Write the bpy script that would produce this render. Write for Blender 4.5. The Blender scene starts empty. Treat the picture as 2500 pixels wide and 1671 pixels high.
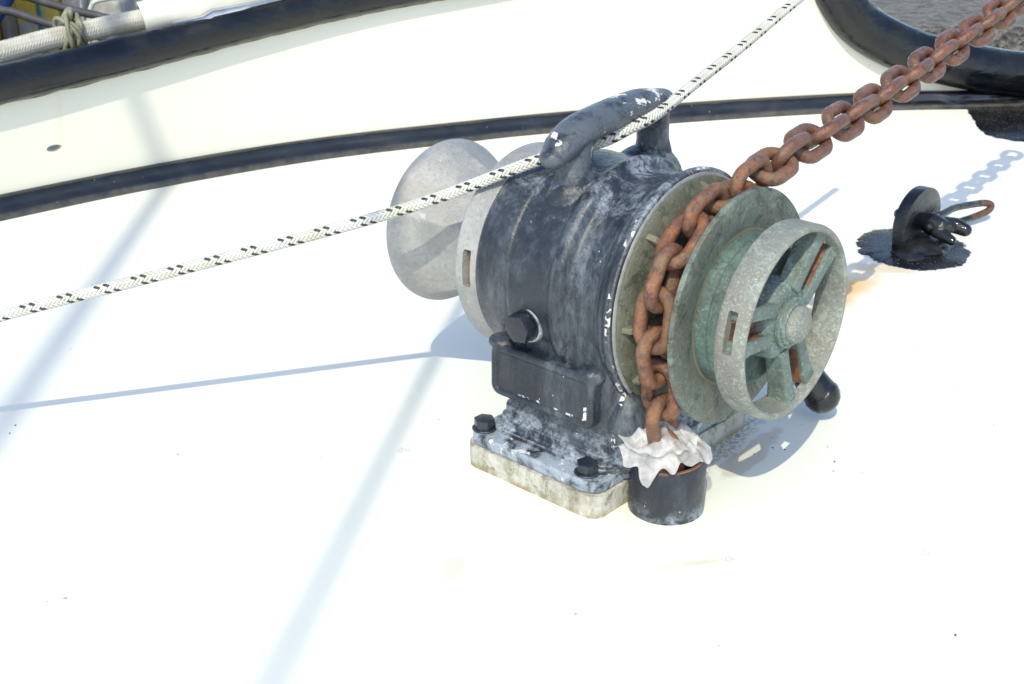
import bpy, bmesh, math, random
import numpy as np
from mathutils import Vector, Matrix, Quaternion, noise as mnoise

scene = bpy.context.scene
COL = scene.collection
PI = math.pi
R = math.radians
random.seed(7)

# ------------------------------------------------------------------ camera
CAM_H = 0.615
cam_data = bpy.data.cameras.new('camera')
cam_data.sensor_width = 36.0
cam_data.lens = 44.5
cam_data.clip_start = 0.02
cam_data.clip_end = 500
cam_data.dof.use_dof = True
cam_data.dof.focus_distance = 1.2
cam_data.dof.aperture_fstop = 22
cam = bpy.data.objects.new('camera', cam_data)
COL.objects.link(cam)
cam.location = (0, 0, CAM_H)
cam.rotation_euler = (R(90 - 24), 0, 0)
scene.camera = cam

# ------------------------------------------------------------------ light
SUN_EL, SUN_AZ = R(49), R(-168)
SUN = Vector((math.cos(SUN_EL) * math.sin(SUN_AZ), math.cos(SUN_EL) * math.cos(SUN_AZ), math.sin(SUN_EL)))
world = bpy.data.worlds.new('World')
scene.world = world
world.use_nodes = True
wn = world.node_tree
wn.nodes.clear()
sky = wn.nodes.new('ShaderNodeTexSky')
sky.sky_type = 'NISHITA'
sky.sun_disc = False
sky.sun_elevation = SUN_EL
sky.sun_rotation = SUN_AZ
sky.ozone_density = 0.6
sky.dust_density = 1.3
bg = wn.nodes.new('ShaderNodeBackground')
bg.inputs[1].default_value = 0.15
wo = wn.nodes.new('ShaderNodeOutputWorld')
wn.links.new(sky.outputs[0], bg.inputs[0])
wn.links.new(bg.outputs[0], wo.inputs[0])
sd = bpy.data.lights.new('sun', 'SUN')
sd.energy = 2.0
sd.angle = R(0.53)
sd.color = (1.0, 0.965, 0.74)
sun = bpy.data.objects.new('sun', sd)
COL.objects.link(sun)
sun.rotation_mode = 'QUATERNION'
sun.rotation_quaternion = SUN.to_track_quat('Z', 'Y')
sun.location = SUN * 6

vs = scene.view_settings
vs.view_transform = 'Standard'
vs.look = 'None'
vs.gamma = 1
vs.exposure = 0.76
vs.use_curve_mapping = False

# ------------------------------------------------------------------ helpers: frame of the windlass
PSI = R(42)
AXZ = 0.1862
C0 = Vector((0.2455, 1.0, AXZ))
U = Vector((math.cos(PSI), -math.sin(PSI), 0))
V = Vector((-math.sin(PSI), -math.cos(PSI), 0))
S0 = 0.19


def loc(s, v, z):
    """point given along the windlass shaft, towards the stern, and up"""
    return C0 + U * s + V * v + Vector((0, 0, z - AXZ))


def lc(s, v, z):
    """the same point in the windlass' own coordinates"""
    return Vector((s + S0, -v, z))


def mesh_obj(name, verts, faces, mat, parent=None, smooth=True, sharp=None):
    me = bpy.data.meshes.new(name)
    me.from_pydata([tuple(v) for v in verts], [], faces)
    me.update()
    return finish(name, me, mat, parent, smooth, sharp)


def finish(name, me, mat, parent=None, smooth=True, sharp=None):
    if smooth:
        me.polygons.foreach_set('use_smooth', [True] * len(me.polygons))
        if sharp:
            me.set_sharp_from_angle(angle=R(sharp))
    if mat:
        me.materials.append(mat)
    o = bpy.data.objects.new(name, me)
    COL.objects.link(o)
    if parent:
        o.parent = parent
    return o


def bm_obj(name, bm, mat, parent=None, smooth=True, sharp=40):
    bmesh.ops.recalc_face_normals(bm, faces=bm.faces[:])
    me = bpy.data.meshes.new(name)
    bm.to_mesh(me)
    bm.free()
    return finish(name, me, mat, parent, smooth, sharp)


def empty(name, location=(0, 0, 0), rz=0):
    o = bpy.data.objects.new(name, None)
    o.empty_display_size = 0.05
    o.location = location
    o.rotation_euler = (0, 0, rz)
    COL.objects.link(o)
    return o


def tag(o, label, cat, group=None):
    o['label'] = label
    o['category'] = cat
    if group:
        o['group'] = group
    return o


def kind(o, k):
    o['kind'] = k
    return o


def baked(bm, mods):
    """run modifiers on a bmesh and give back the finished mesh"""
    me = bpy.data.meshes.new('work')
    bm.to_mesh(me)
    bm.free()
    o = bpy.data.objects.new('work', me)
    COL.objects.link(o)
    for typ, kw in mods:
        m = o.modifiers.new(typ, typ)
        for k, v in kw.items():
            setattr(m, k, v)
    dg = bpy.context.evaluated_depsgraph_get()
    dg.update()
    out = bpy.data.meshes.new_from_object(o.evaluated_get(dg))
    bpy.data.objects.remove(o)
    bpy.data.meshes.remove(me)
    out.materials.clear()
    return out


def catmull(pts, n):
    pts = [np.array(p, float) for p in pts]
    P = [2 * pts[0] - pts[1]] + pts + [2 * pts[-1] - pts[-2]]
    out = []
    for i in range(1, len(P) - 2):
        for k in range(n):
            t = k / n
            a, b, c, d = P[i - 1], P[i], P[i + 1], P[i + 2]
            out.append(0.5 * ((2 * b) + (-a + c) * t + (2 * a - 5 * b + 4 * c - d) * t * t + (-a + 3 * b - 3 * c + d) * t ** 3))
    out.append(pts[-1])
    return np.array(out)


def resample(P, step):
    seg = np.linalg.norm(np.diff(P, axis=0), axis=1)
    L = np.concatenate([[0], np.cumsum(seg)])
    n = max(2, int(L[-1] / step) + 1)
    t = np.linspace(0, L[-1], n)
    return np.stack([np.interp(t, L, P[:, k]) for k in range(P.shape[1])], 1), t


def frames(P):
    """tangent, side, up frames along a path, without twist"""
    T = np.gradient(P, axis=0)
    T /= np.linalg.norm(T, axis=1)[:, None]
    N = np.zeros_like(P)
    a = np.cross(T[0], [0, 0, 1.0])
    if np.linalg.norm(a) < 1e-3:
        a = np.array([1.0, 0, 0])
    a /= np.linalg.norm(a)
    for i in range(len(P)):
        a = a - T[i] * (a @ T[i])
        a /= np.linalg.norm(a)
        N[i] = a
    return T, N, np.cross(N, T)


def tube_data(P, rad, seg=12, caps=True, closed=False):
    P = np.asarray(P, float)
    T, N, B = frames(P)
    rad = np.broadcast_to(np.asarray(rad, float), (len(P),))
    vs_, fs = [], []
    for i in range(len(P)):
        for k in range(seg):
            a = 2 * PI * k / seg
            vs_.append(P[i] + rad[i] * (math.cos(a) * N[i] + math.sin(a) * B[i]))
    n = len(P)
    for i in range(n if closed else n - 1):
        j = (i + 1) % n
        for k in range(seg):
            l = (k + 1) % seg
            fs.append((i * seg + k, i * seg + l, j * seg + l, j * seg + k))
    if caps and not closed:
        fs.append(tuple(range(seg))[::-1])
        fs.append(tuple((n - 1) * seg + k for k in range(seg)))
    return vs_, fs


def rounded_tube(P, rad, seg=12):
    """tube whose ends close in a dome"""
    P = np.asarray(P, float)
    rad = np.broadcast_to(np.asarray(rad, float), (len(P),)).copy()
    d0 = (P[0] - P[1]) / np.linalg.norm(P[0] - P[1])
    d1 = (P[-1] - P[-2]) / np.linalg.norm(P[-1] - P[-2])
    q = [R(a) for a in (80, 60, 40, 20)]
    A = [P[0] + d0 * rad[0] * math.sin(a) for a in q]
    Bq = [P[-1] + d1 * rad[-1] * math.sin(a) for a in q[::-1]]
    rr = [rad[0] * math.cos(a) for a in q] + list(rad) + [rad[-1] * math.cos(a) for a in q[::-1]]
    return tube_data(np.array(A + list(P) + Bq), rr, seg)


def lathe_data(prof, seg=64, fn=None, cx=0.0, cz=AXZ):
    """revolve (s, r) about the shaft, in the windlass' own coordinates"""
    vs_, fs = [], []
    n = len(prof)
    for (s, r) in prof:
        for k in range(seg):
            a = 2 * PI * k / seg
            rr = r if fn is None else fn(s, r, a)
            vs_.append((s + S0, -rr * math.cos(a), cz + rr * math.sin(a)))
    for i in range(n - 1):
        for k in range(seg):
            l = (k + 1) % seg
            fs.append((i * seg + k, i * seg + l, (i + 1) * seg + l, (i + 1) * seg + k))
    if prof[0][1] > 0:
        fs.append(tuple(range(seg))[::-1])
    if prof[-1][1] > 0:
        fs.append(tuple((n - 1) * seg + k for k in range(seg)))
    return vs_, fs


def bm_from(*datas):
    bm = bmesh.new()
    for vs_, fs in datas:
        vv = [bm.verts.new(tuple(v)) for v in vs_]
        for f in fs:
            q = []
            for i in f:
                if vv[i] not in q:
                    q.append(vv[i])
            if len(q) > 2:
                try:
                    bm.faces.new(q)
                except ValueError:
                    pass
    bmesh.ops.remove_doubles(bm, verts=bm.verts[:], dist=1e-6)
    bmesh.ops.recalc_face_normals(bm, faces=bm.faces[:])
    return bm


def prism(poly, z0, z1, shrink=0.0):
    """closed prism over a polygon, its top optionally drawn in"""
    n = len(poly)
    c = np.mean(np.array(poly), axis=0)
    vs_ = [(p[0], p[1], z0) for p in poly]
    for p in poly:
        d = np.array(p) - c
        k = 1 - shrink / max(1e-6, np.linalg.norm(d))
        vs_.append((c[0] + d[0] * k, c[1] + d[1] * k, z1))
    fs = [tuple(range(n))[::-1], tuple(range(n, 2 * n))]
    for i in range(n):
        j = (i + 1) % n
        fs.append((i, j, n + j, n + i))
    return vs_, fs


def round_rect(x0, x1, y0, y1, r, n=5):
    out = []
    for cx, cy, a0 in ((x1 - r, y1 - r, 0), (x0 + r, y1 - r, 90), (x0 + r, y0 + r, 180), (x1 - r, y0 + r, 270)):
        for k in range(n + 1):
            a = R(a0 + 90 * k / n)
            out.append((cx + r * math.cos(a), cy + r * math.sin(a)))
    return out


def bevel(bm, w, seg=2, ang=30):
    es = [e for e in bm.edges if len(e.link_faces) == 2 and e.calc_face_angle(0) > R(ang)]
    bmesh.ops.bevel(bm, geom=es, offset=w, segments=seg, affect='EDGES', profile=0.6, clamp_overlap=True)


def box_bm(x0, x1, y0, y1, z0, z1, bev=0.0, seg=2):
    bm = bm_from(prism([(x0, y0), (x1, y0), (x1, y1), (x0, y1)], z0, z1))
    if bev:
        bevel(bm, bev, seg)
    return bm


# ------------------------------------------------------------------ materials
class NT:
    def __init__(self, name, coord='Object', jitter=False):
        self.m = bpy.data.materials.new(name)
        self.m.use_nodes = True
        self.t = self.m.node_tree
        self.b = self.t.nodes['Principled BSDF']
        tc = self.t.nodes.new('ShaderNodeTexCoord')
        self.co = tc.outputs[coord]
        if jitter:
            oi = self.t.nodes.new('ShaderNodeObjectInfo')
            self.rand = oi.outputs['Random']
            va = self.t.nodes.new('ShaderNodeVectorMath')
            va.operation = 'MULTIPLY_ADD'
            self.link(oi.outputs['Random'], va.inputs[0])
            va.inputs[1].default_value = (3.7, 5.1, 2.3)
            self.link(self.co, va.inputs[2])
            self.co = va.outputs[0]

    def link(self, a, b):
        self.t.links.new(a, b)

    def put(self, sock, v):
        if hasattr(v, 'is_output'):
            self.link(v, sock)
        elif isinstance(v, (tuple, list)) and len(v) == 3 and sock.type == 'RGBA':
            sock.default_value = (*v, 1)
        else:
            sock.default_value = v

    def scaled(self, sc, co=None):
        mp = self.t.nodes.new('ShaderNodeMapping')
        mp.inputs['Scale'].default_value = sc
        self.link(co or self.co, mp.inputs[0])
        return mp.outputs[0]

    def noise(self, scale, detail=4, rough=0.55, co=None, dist=0.0):
        n = self.t.nodes.new('ShaderNodeTexNoise')
        n.inputs['Scale'].default_value = scale
        n.inputs['Detail'].default_value = detail
        n.inputs['Roughness'].default_value = rough
        n.inputs['Distortion'].default_value = dist
        self.link(co or self.co, n.inputs['Vector'])
        return n.outputs['Fac']

    def voro(self, scale, co=None, feature='F1', rnd=1.0):
        n = self.t.nodes.new('ShaderNodeTexVoronoi')
        n.feature = feature
        n.inputs['Scale'].default_value = scale
        n.inputs['Randomness'].default_value = rnd
        self.link(co or self.co, n.inputs['Vector'])
        return n

    def ramp(self, fac, lo, hi, a=0.0, b=1.0):
        n = self.t.nodes.new('ShaderNodeMapRange')
        n.interpolation_type = 'SMOOTHSTEP'
        self.link(fac, n.inputs[0])
        n.inputs[1].default_value = lo
        n.inputs[2].default_value = hi
        n.inputs[3].default_value = a
        n.inputs[4].default_value = b
        return n.outputs[0]

    def math(self, op, a, b=0.0, clamp=False):
        n = self.t.nodes.new('ShaderNodeMath')
        n.operation = op
        n.use_clamp = clamp
        self.put(n.inputs[0], a)
        self.put(n.inputs[1], b)
        return n.outputs[0]

    def mix(self, fac, a, b):
        n = self.t.nodes.new('ShaderNodeMix')
        n.data_type = 'RGBA'
        self.put(n.inputs[0], fac)
        self.put(n.inputs[6], a)
        self.put(n.inputs[7], b)
        return n.outputs[2]

    def sep(self, co=None):
        n = self.t.nodes.new('ShaderNodeSeparateXYZ')
        self.link(co or self.co, n.inputs[0])
        return n.outputs

    def ellipse(self, cx, cy, rx, ry, rot=0.0, warp=0.0, wscale=30, soft=0.5):
        """1 inside a ragged ellipse on the xy plane, fading over `soft` of its radius"""
        x, y = self.sep()[0], self.sep()[1]
        dx, dy = self.math('SUBTRACT', x, cx), self.math('SUBTRACT', y, cy)
        c, s = math.cos(rot), math.sin(rot)
        a = self.math('ADD', self.math('MULTIPLY', dx, c / rx), self.math('MULTIPLY', dy, s / rx))
        b = self.math('ADD', self.math('MULTIPLY', dx, -s / ry), self.math('MULTIPLY', dy, c / ry))
        d = self.math('SQRT', self.math('ADD', self.math('MULTIPLY', a, a), self.math('MULTIPLY', b, b)))
        if warp:
            d = self.math('ADD', d, self.math('MULTIPLY', self.math('SUBTRACT', self.noise(wscale, 5, 0.6), 0.5), warp))
        return self.ramp(d, 1 - soft, 1, 1.0, 0.0)

    def bump(self, h, strength=0.3, dist=0.002, normal=None):
        n = self.t.nodes.new('ShaderNodeBump')
        n.inputs['Strength'].default_value = strength
        n.inputs['Distance'].default_value = dist
        self.link(h, n.inputs['Height'])
        if normal:
            self.link(normal, n.inputs['Normal'])
        self.link(n.outputs[0], self.b.inputs['Normal'])
        return n.outputs[0]

    def done(self, color, rough=0.5, metal=0.0, spec=None, coat=None):
        self.put(self.b.inputs['Base Color'], color)
        self.put(self.b.inputs['Roughness'], rough)
        self.put(self.b.inputs['Metallic'], metal)
        if spec is not None:
            self.b.inputs['Specular IOR Level'].default_value = spec
        if coat is not None:
            self.b.inputs['Coat Weight'].default_value = coat
            self.b.inputs['Coat Roughness'].default_value = 0.08
        return self.m


def mat_black_chalk(name, salt=0.0, chips=0.62, chalk=0.5, zsalt=None, streak=(1.0, 1.0, 0.3), edge=0.55, chip_scale=70, top=None, bands=None):
    """old black enamel gone chalky, with chips down to pale primer"""
    n = NT(name)
    st = n.scaled(streak)
    a = n.noise(13, 10, 0.72, st, 0.3)
    b = n.noise(110, 8, 0.78, st, 0.2)
    c = n.noise(7, 3, 0.5)
    fine = n.noise(420, 5, 0.7)
    f = n.math('MULTIPLY', n.ramp(a, 0.44, 0.68), n.ramp(b, 0.34, 0.64))
    f = n.math('ADD', n.math('MULTIPLY', f, 0.8), n.math('MULTIPLY', n.ramp(c, 0.45, 0.75), n.ramp(fine, 0.40, 0.72, 0.0, 0.22)), True)
    f = n.math('MULTIPLY', f, chalk, True)
    if top:
        z = n.sep()[2]
        hi = n.ramp(z, top[0], top[1])
        patch = n.math('MULTIPLY', n.ramp(n.noise(30, 9, 0.74, dist=0.4), 0.44, 0.66), n.ramp(n.noise(240, 6, 0.75), 0.3, 0.6))
        f = n.math('MAXIMUM', f, n.math('MULTIPLY', n.math('MULTIPLY', hi, patch), 0.85))
    if zsalt:
        z = n.sep()[2]
        low = n.ramp(z, zsalt[0], zsalt[1], 1.0, 0.0)
        patch = n.math('MULTIPLY', n.ramp(n.noise(50, 8, 0.7, dist=0.5), 0.38, 0.62), n.ramp(n.noise(260, 5, 0.7), 0.25, 0.6))
        f = n.math('MAXIMUM', f, n.math('MULTIPLY', n.math('MULTIPLY', low, patch), 0.95))
    if salt:
        patch = n.math('MULTIPLY', n.ramp(n.noise(48, 8, 0.66, dist=0.4), 0.32, 0.54), n.ramp(n.noise(300, 5, 0.7), 0.2, 0.55, 0.55, 1.0))
        f = n.math('MAXIMUM', f, n.math('MULTIPLY', patch, salt))
    col = n.mix(n.ramp(n.noise(22, 6, 0.65), 0.35, 0.65), (0.008, 0.0115, 0.022), (0.022, 0.027, 0.037))
    col = n.mix(f, col, (0.33, 0.385, 0.46))
    ch = n.ramp(n.noise(chip_scale, 7, 0.62, dist=0.3), chips + 0.06, chips + 0.072)
    sp = n.ramp(n.voro(120).outputs['Distance'], 0.07, 0.10, 1.0, 0.0)
    sp = n.math('MULTIPLY', sp, n.ramp(n.noise(14, 3), 0.60, 0.66))
    ch = n.math('MAXIMUM', ch, sp)
    geo = n.t.nodes.new('ShaderNodeNewGeometry')
    worn = n.math('MULTIPLY', n.ramp(geo.outputs['Pointiness'], 0.515, 0.56), n.ramp(n.noise(60, 6, 0.7), 0.35, 0.6))
    col = n.mix(n.math('MULTIPLY', worn, edge), col, (0.42, 0.43, 0.45))
    if bands:
        x, z = n.sep()[0], n.sep()[2]
        for sock, lo, hi in ((z, bands[0], bands[1]), (x, bands[2], bands[3])):
            m1 = n.math('MULTIPLY', n.math('GREATER_THAN', sock, lo), n.math('LESS_THAN', sock, hi))
            ch = n.math('MAXIMUM', ch, n.math('MULTIPLY', m1, n.math('MULTIPLY', n.ramp(n.noise(130, 6, 0.65, dist=0.4), 0.50, 0.53), n.ramp(n.noise(40, 4), 0.54, 0.57))))
    col = n.mix(ch, col, (0.60, 0.585, 0.57))
    rough = n.math('ADD', n.math('MULTIPLY', f, 0.36), n.ramp(n.noise(60, 5), 0.3, 0.7, 0.14, 0.30), True)
    h = n.math('ADD', n.noise(90, 7, 0.65), n.math('MULTIPLY', ch, -0.35))
    h = n.math('ADD', h, n.math('MULTIPLY', fine, 0.35))
    n.bump(h, 0.55, 0.0024)
    return n.done(col, rough)


def mat_gloss_black(name, lumps=0.35, dirt=0.0):
    """thick fresh black paint, brushed on, very shiny"""
    n = NT(name)
    w = n.scaled((1, 1, 2.5))
    h = n.math('ADD', n.noise(38, 4, 0.5, w, 0.5), n.math('MULTIPLY', n.noise(240, 4, 0.65), 0.42))
    n.bump(h, lumps, 0.004)
    col = n.mix(n.ramp(n.noise(20, 5), 0.4, 0.7), (0.006, 0.008, 0.013), (0.022, 0.023, 0.023))
    rough = n.ramp(n.noise(45, 5, 0.6), 0.35, 0.7, 0.04, 0.14)
    if dirt:
        d = n.ramp(n.noise(330, 4, 0.7), 0.66 - 0.06 * dirt, 0.71 - 0.06 * dirt)
        col = n.mix(d, col, (0.20, 0.17, 0.11))
        rough = n.math('ADD', rough, n.math('MULTIPLY', d, 0.5), True)
    return n.done(col, rough)


def mat_rail():
    n = NT('rail black enamel')
    w = n.scaled((0.35, 0.35, 1.0))
    h = n.math('ADD', n.noise(30, 4, 0.55, w, 0.4), n.math('MULTIPLY', n.noise(330, 4, 0.7), n.ramp(n.noise(18, 4), 0.48, 0.62, 0.03, 0.30)))
    rip = n.noise(420, 3, 0.6, n.scaled((1, 1, 0.03)))
    h = n.math('ADD', h, n.math('MULTIPLY', rip, n.ramp(n.noise(14, 4, 0.6), 0.48, 0.62, 0.0, 0.16)))
    n.bump(h, 0.55, 0.006)
    col = n.mix(n.ramp(n.noise(14, 6), 0.42, 0.65), (0.003, 0.0045, 0.009), (0.008, 0.009, 0.010))
    al = n.ramp(n.noise(9, 6, 0.6), 0.60, 0.72)
    col = n.mix(n.math('MULTIPLY', al, 0.35), col, (0.06, 0.065, 0.022))
    rough = n.ramp(n.noise(30, 5, 0.6), 0.35, 0.7, 0.05, 0.13)
    return n.done(col, rough)


def mat_rubber():
    n = NT('bead rubber')
    w = n.scaled((0.5, 0.5, 1.0))
    h = n.math('ADD', n.math('MULTIPLY', n.noise(20, 2, 0.45, w, 0.4), 0.7), n.math('MULTIPLY', n.noise(300, 3, 0.6), 0.01))
    rip = n.noise(380, 3, 0.6, n.scaled((1, 1, 0.02)))
    h = n.math('ADD', h, n.math('MULTIPLY', rip, n.ramp(n.noise(11, 4, 0.6), 0.45, 0.60, 0.0, 0.05)))
    n.bump(h, 0.9, 0.012)
    col = n.mix(n.ramp(n.noise(30, 7, 0.7, w), 0.40, 0.75), (0.006, 0.0075, 0.011), (0.016, 0.016, 0.016))
    sp = n.ramp(n.voro(60).outputs['Distance'], 0.05, 0.08, 1.0, 0.0)
    col = n.mix(n.math('MULTIPLY', sp, n.ramp(n.noise(12, 3), 0.52, 0.6)), col, (0.30, 0.27, 0.23))
    z = n.sep()[2]
    dust = n.math('MULTIPLY', n.ramp(z, 0.008, 0.0125, 1.0, 0.0), n.ramp(n.noise(35, 6, 0.7), 0.35, 0.6, 0.35, 1.0))
    col = n.mix(dust, col, (0.060, 0.053, 0.048))
    rough = n.ramp(n.noise(40, 5), 0.35, 0.7, 0.16, 0.26)
    return n.done(col, rough, 0.0, 0.8)


def mat_verdigris(name, lo, hi, speck, brown=0.3, dark=0.6, sp_amt=0.5, edge=0.0):
    """weathered bronze: two tones, pale bloom, brown and dark stains, worn edges"""
    n = NT(name)
    a = n.noise(22, 9, 0.72, dist=0.4)
    b = n.noise(130, 7, 0.75)
    c = n.noise(15, 8, 0.70, dist=0.6)
    col = n.mix(n.ramp(a, 0.40, 0.62), lo, hi)
    bl = n.math('MULTIPLY', n.ramp(n.noise(48, 9, 0.76, dist=0.6), 0.52, 0.62), 0.55)
    col = n.mix(bl, col, tuple(min(0.8, x * 1.75) for x in hi))
    col = n.mix(n.math('MULTIPLY', n.ramp(c, 0.52, 0.64), brown), col, (0.125, 0.088, 0.042))
    col = n.mix(n.math('MULTIPLY', n.ramp(n.noise(34, 10, 0.78, dist=0.5), 0.51, 0.60), dark), col, (0.030, 0.038, 0.036))
    sp = n.math('MULTIPLY', n.ramp(n.noise(420, 5, 0.8), 0.50, 0.64), n.ramp(n.noise(30, 5, 0.7), 0.36, 0.60, 0.25, 1.0))
    col = n.mix(n.math('MULTIPLY', sp, sp_amt), col, speck)
    sq = n.ramp(n.noise(360, 5, 0.8), 0.36, 0.48, 1.0, 0.0)
    col = n.mix(n.math('MULTIPLY', sq, 0.45), col, tuple(x * 0.45 for x in lo))
    if edge:
        geo = n.t.nodes.new('ShaderNodeNewGeometry')
        col = n.mix(n.math('MULTIPLY', n.ramp(geo.outputs['Pointiness'], 0.52, 0.60), edge), col, (0.30, 0.265, 0.165))
    h = n.math('ADD', n.noise(380, 6, 0.78), n.math('MULTIPLY', b, 0.6))
    n.bump(h, 0.6, 0.0020)
    return n.done(col, n.ramp(a, 0.3, 0.7, 0.40, 0.62), 0.15)


def mat_rust(name, dark=0.0, gloss=0.45, bump=0.7):
    n = NT(name, jitter=True)
    a = n.noise(55, 9, 0.72, dist=0.4)
    b = n.noise(210, 7, 0.75)
    c = n.noise(36, 6, 0.66)
    col = n.mix(n.ramp(a, 0.40, 0.60), (0.30, 0.118, 0.050), (0.135, 0.058, 0.042))
    col = n.mix(n.math('MULTIPLY', n.ramp(c, 0.50, 0.62), 0.75), col, (0.235, 0.145, 0.085))
    col = n.mix(n.math('MULTIPLY', n.ramp(b, 0.54, 0.66), 0.7), col, (0.30, 0.25, 0.19))
    col = n.mix(n.math('MULTIPLY', n.ramp(n.noise(85, 7, 0.74), 0.54, 0.62), 0.8), col, (0.040, 0.030, 0.034))
    tint = n.ramp(n.rand, 0.0, 1.0, 0.0, 0.4)
    col = n.mix(tint, col, (0.20, 0.125, 0.075))
    if dark:
        col = n.mix(dark, col, (0.085, 0.032, 0.026))
    h = n.math('ADD', n.noise(260, 7, 0.75), n.math('MULTIPLY', a, 0.9))
    n.bump(h, bump, 0.0028)
    return n.done(col, n.ramp(b, 0.35, 0.65, max(0.12, gloss - 0.12), gloss + 0.2), 0.1)


def mat_galv(name):
    """dull cast aluminium"""
    n = NT(name)
    a = n.noise(26, 8, 0.7, dist=0.3)
    b = n.noise(230, 6, 0.75)
    col = n.mix(n.ramp(a, 0.36, 0.64), (0.29, 0.295, 0.30), (0.40, 0.395, 0.385))
    col = n.mix(n.math('MULTIPLY', n.ramp(b, 0.48, 0.64), 0.6), col, (0.235, 0.25, 0.275))
    col = n.mix(n.math('MULTIPLY', n.ramp(n.noise(10, 6, 0.66, dist=0.8), 0.52, 0.72), 0.6), col, (0.285, 0.255, 0.215))
    col = n.mix(n.math('MULTIPLY', n.ramp(n.noise(90, 6, 0.7), 0.60, 0.70), 0.7), col, (0.52, 0.52, 0.51))
    n.bump(n.math('ADD', b, n.math('MULTIPLY', n.noise(140, 5, 0.7, n.scaled((3, 1, 1))), 0.8)), 0.6, 0.0018)
    return n.done(col, n.ramp(a, 0.3, 0.7, 0.42, 0.58), 0.25)


def mat_plain(name, col, rough=0.5, metal=0.0, var=0.15, scale=40, bump=0.15):
    n = NT(name)
    a = n.noise(scale, 6, 0.6)
    dk = tuple(c * (1 - var) for c in col)
    lt = tuple(min(1, c * (1 + var)) for c in col)
    n.bump(n.noise(scale * 4, 5, 0.6), bump, 0.0015)
    return n.done(n.mix(n.ramp(a, 0.3, 0.7), dk, lt), n.ramp(a, 0.3, 0.7, max(0.05, rough - 0.06), rough + 0.06), metal)


def mat_deck():
    n = NT('white deck paint')
    base = n.mix(n.ramp(n.noise(2.2, 4), 0.35, 0.7), (0.785, 0.795, 0.715), (0.82, 0.825, 0.75))
    sc = n.ramp(n.noise(5, 6, 0.7, n.scaled((1, 3.0, 1))), 0.50, 0.72)
    base = n.mix(n.math('MULTIPLY', sc, 0.10), base, (0.66, 0.67, 0.68))
    # specks of dirt
    sp = n.ramp(n.voro(34).outputs['Distance'], 0.022, 0.036, 1.0, 0.0)
    sp = n.math('MULTIPLY', sp, n.ramp(n.noise(7, 3), 0.50, 0.58))
    base = n.mix(n.math('MULTIPLY', sp, 0.75), base, (0.17, 0.16, 0.145))
    # rust run below the eye plate
    e = n.ellipse(0.430, 1.535, 0.040, 0.175, R(-38), 0.7, 22, 0.9)
    base = n.mix(n.math('MULTIPLY', e, 0.9), base, (0.72, 0.44, 0.13))
    e = n.ellipse(0.505, 1.632, 0.060, 0.022, R(-20), 0.9, 40, 0.6)
    base = n.mix(n.math('MULTIPLY', e, 0.5), base, (0.66, 0.44, 0.25))
    # old spill and grime beside the foot of the windlass
    e = n.ellipse(0.238, 1.108, 0.015, 0.072, R(-36), 1.5, 28, 0.25)
    base = n.mix(n.math('MULTIPLY', e, 0.45), base, (0.44, 0.34, 0.22))
    e = n.ellipse(0.212, 1.130, 0.026, 0.095, R(-36), 1.2, 60, 0.5)
    g = n.math('MULTIPLY', e, n.ramp(n.noise(210, 6, 0.75), 0.40, 0.60))
    base = n.mix(n.math('MULTIPLY', g, 0.75), base, (0.16, 0.15, 0.115))
    e = n.ellipse(0.08, 0.985, 0.17, 0.10, R(-42), 0.7, 30, 0.5)
    base = n.mix(n.math('MULTIPLY', e, 0.18), base, (0.72, 0.64, 0.48))
    # small bare patches and a faint brown run
    e = n.ellipse(-0.050, 0.909, 0.011, 0.019, R(-20), 1.6, 80, 0.15)
    base = n.mix(n.math('MULTIPLY', e, 0.5), base, (0.58, 0.51, 0.43))
    e = n.ellipse(0.158, 0.915, 0.036, 0.006, R(12), 1.2, 60, 0.8)
    base = n.mix(n.math('MULTIPLY', e, 0.5), base, (0.58, 0.48, 0.32))
    for (sx_, sy_, sr_) in ((-0.108, 1.115, 0.006), (-0.189, 1.099, 0.005), (0.187, 0.921, 0.006), (0.36, 0.93, 0.006), (0.70, 1.35, 0.006)):
        e = n.ellipse(sx_, sy_, sr_ * 1.4, sr_, R(20), 2.2, 190, 0.3)
        base = n.mix(n.math('MULTIPLY', n.math('MULTIPLY', e, n.ramp(n.noise(420, 4, 0.7), 0.40, 0.60)), 0.5), base, (0.34, 0.31, 0.27))
    e = n.ellipse(0.844, 2.08, 0.05, 0.03, R(20), 1.5, 60, 0.7)
    base = n.mix(n.math('MULTIPLY', e, 0.22), base, (0.55, 0.42, 0.32))
    h = n.math('ADD', n.noise(30, 4), n.math('MULTIPLY', n.noise(240, 5, 0.6), 0.5))
    n.bump(h, 0.05, 0.002)
    return n.done(base, n.ramp(n.noise(20, 4), 0.3, 0.7, 0.38, 0.55))


def mat_bulwark():
    n = NT('cream bulwark paint')
    base = n.mix(n.ramp(n.noise(3, 4), 0.35, 0.7), (0.675, 0.665, 0.585), (0.70, 0.69, 0.61))
    st = n.noise(22, 5, 0.6, n.scaled((1, 1, 0.08)))
    base = n.mix(n.math('MULTIPLY', n.ramp(st, 0.64, 0.74), 0.22), base, (0.62, 0.55, 0.38))
    sp = n.ramp(n.voro(26).outputs['Distance'], 0.028, 0.045, 1.0, 0.0)
    sp = n.math('MULTIPLY', sp, n.ramp(n.noise(5, 3), 0.52, 0.6))
    base = n.mix(n.math('MULTIPLY', sp, 0.6), base, (0.22, 0.20, 0.16))
    n.bump(n.noise(35, 4), 0.04, 0.003)
    return n.done(base, 0.36)


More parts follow.
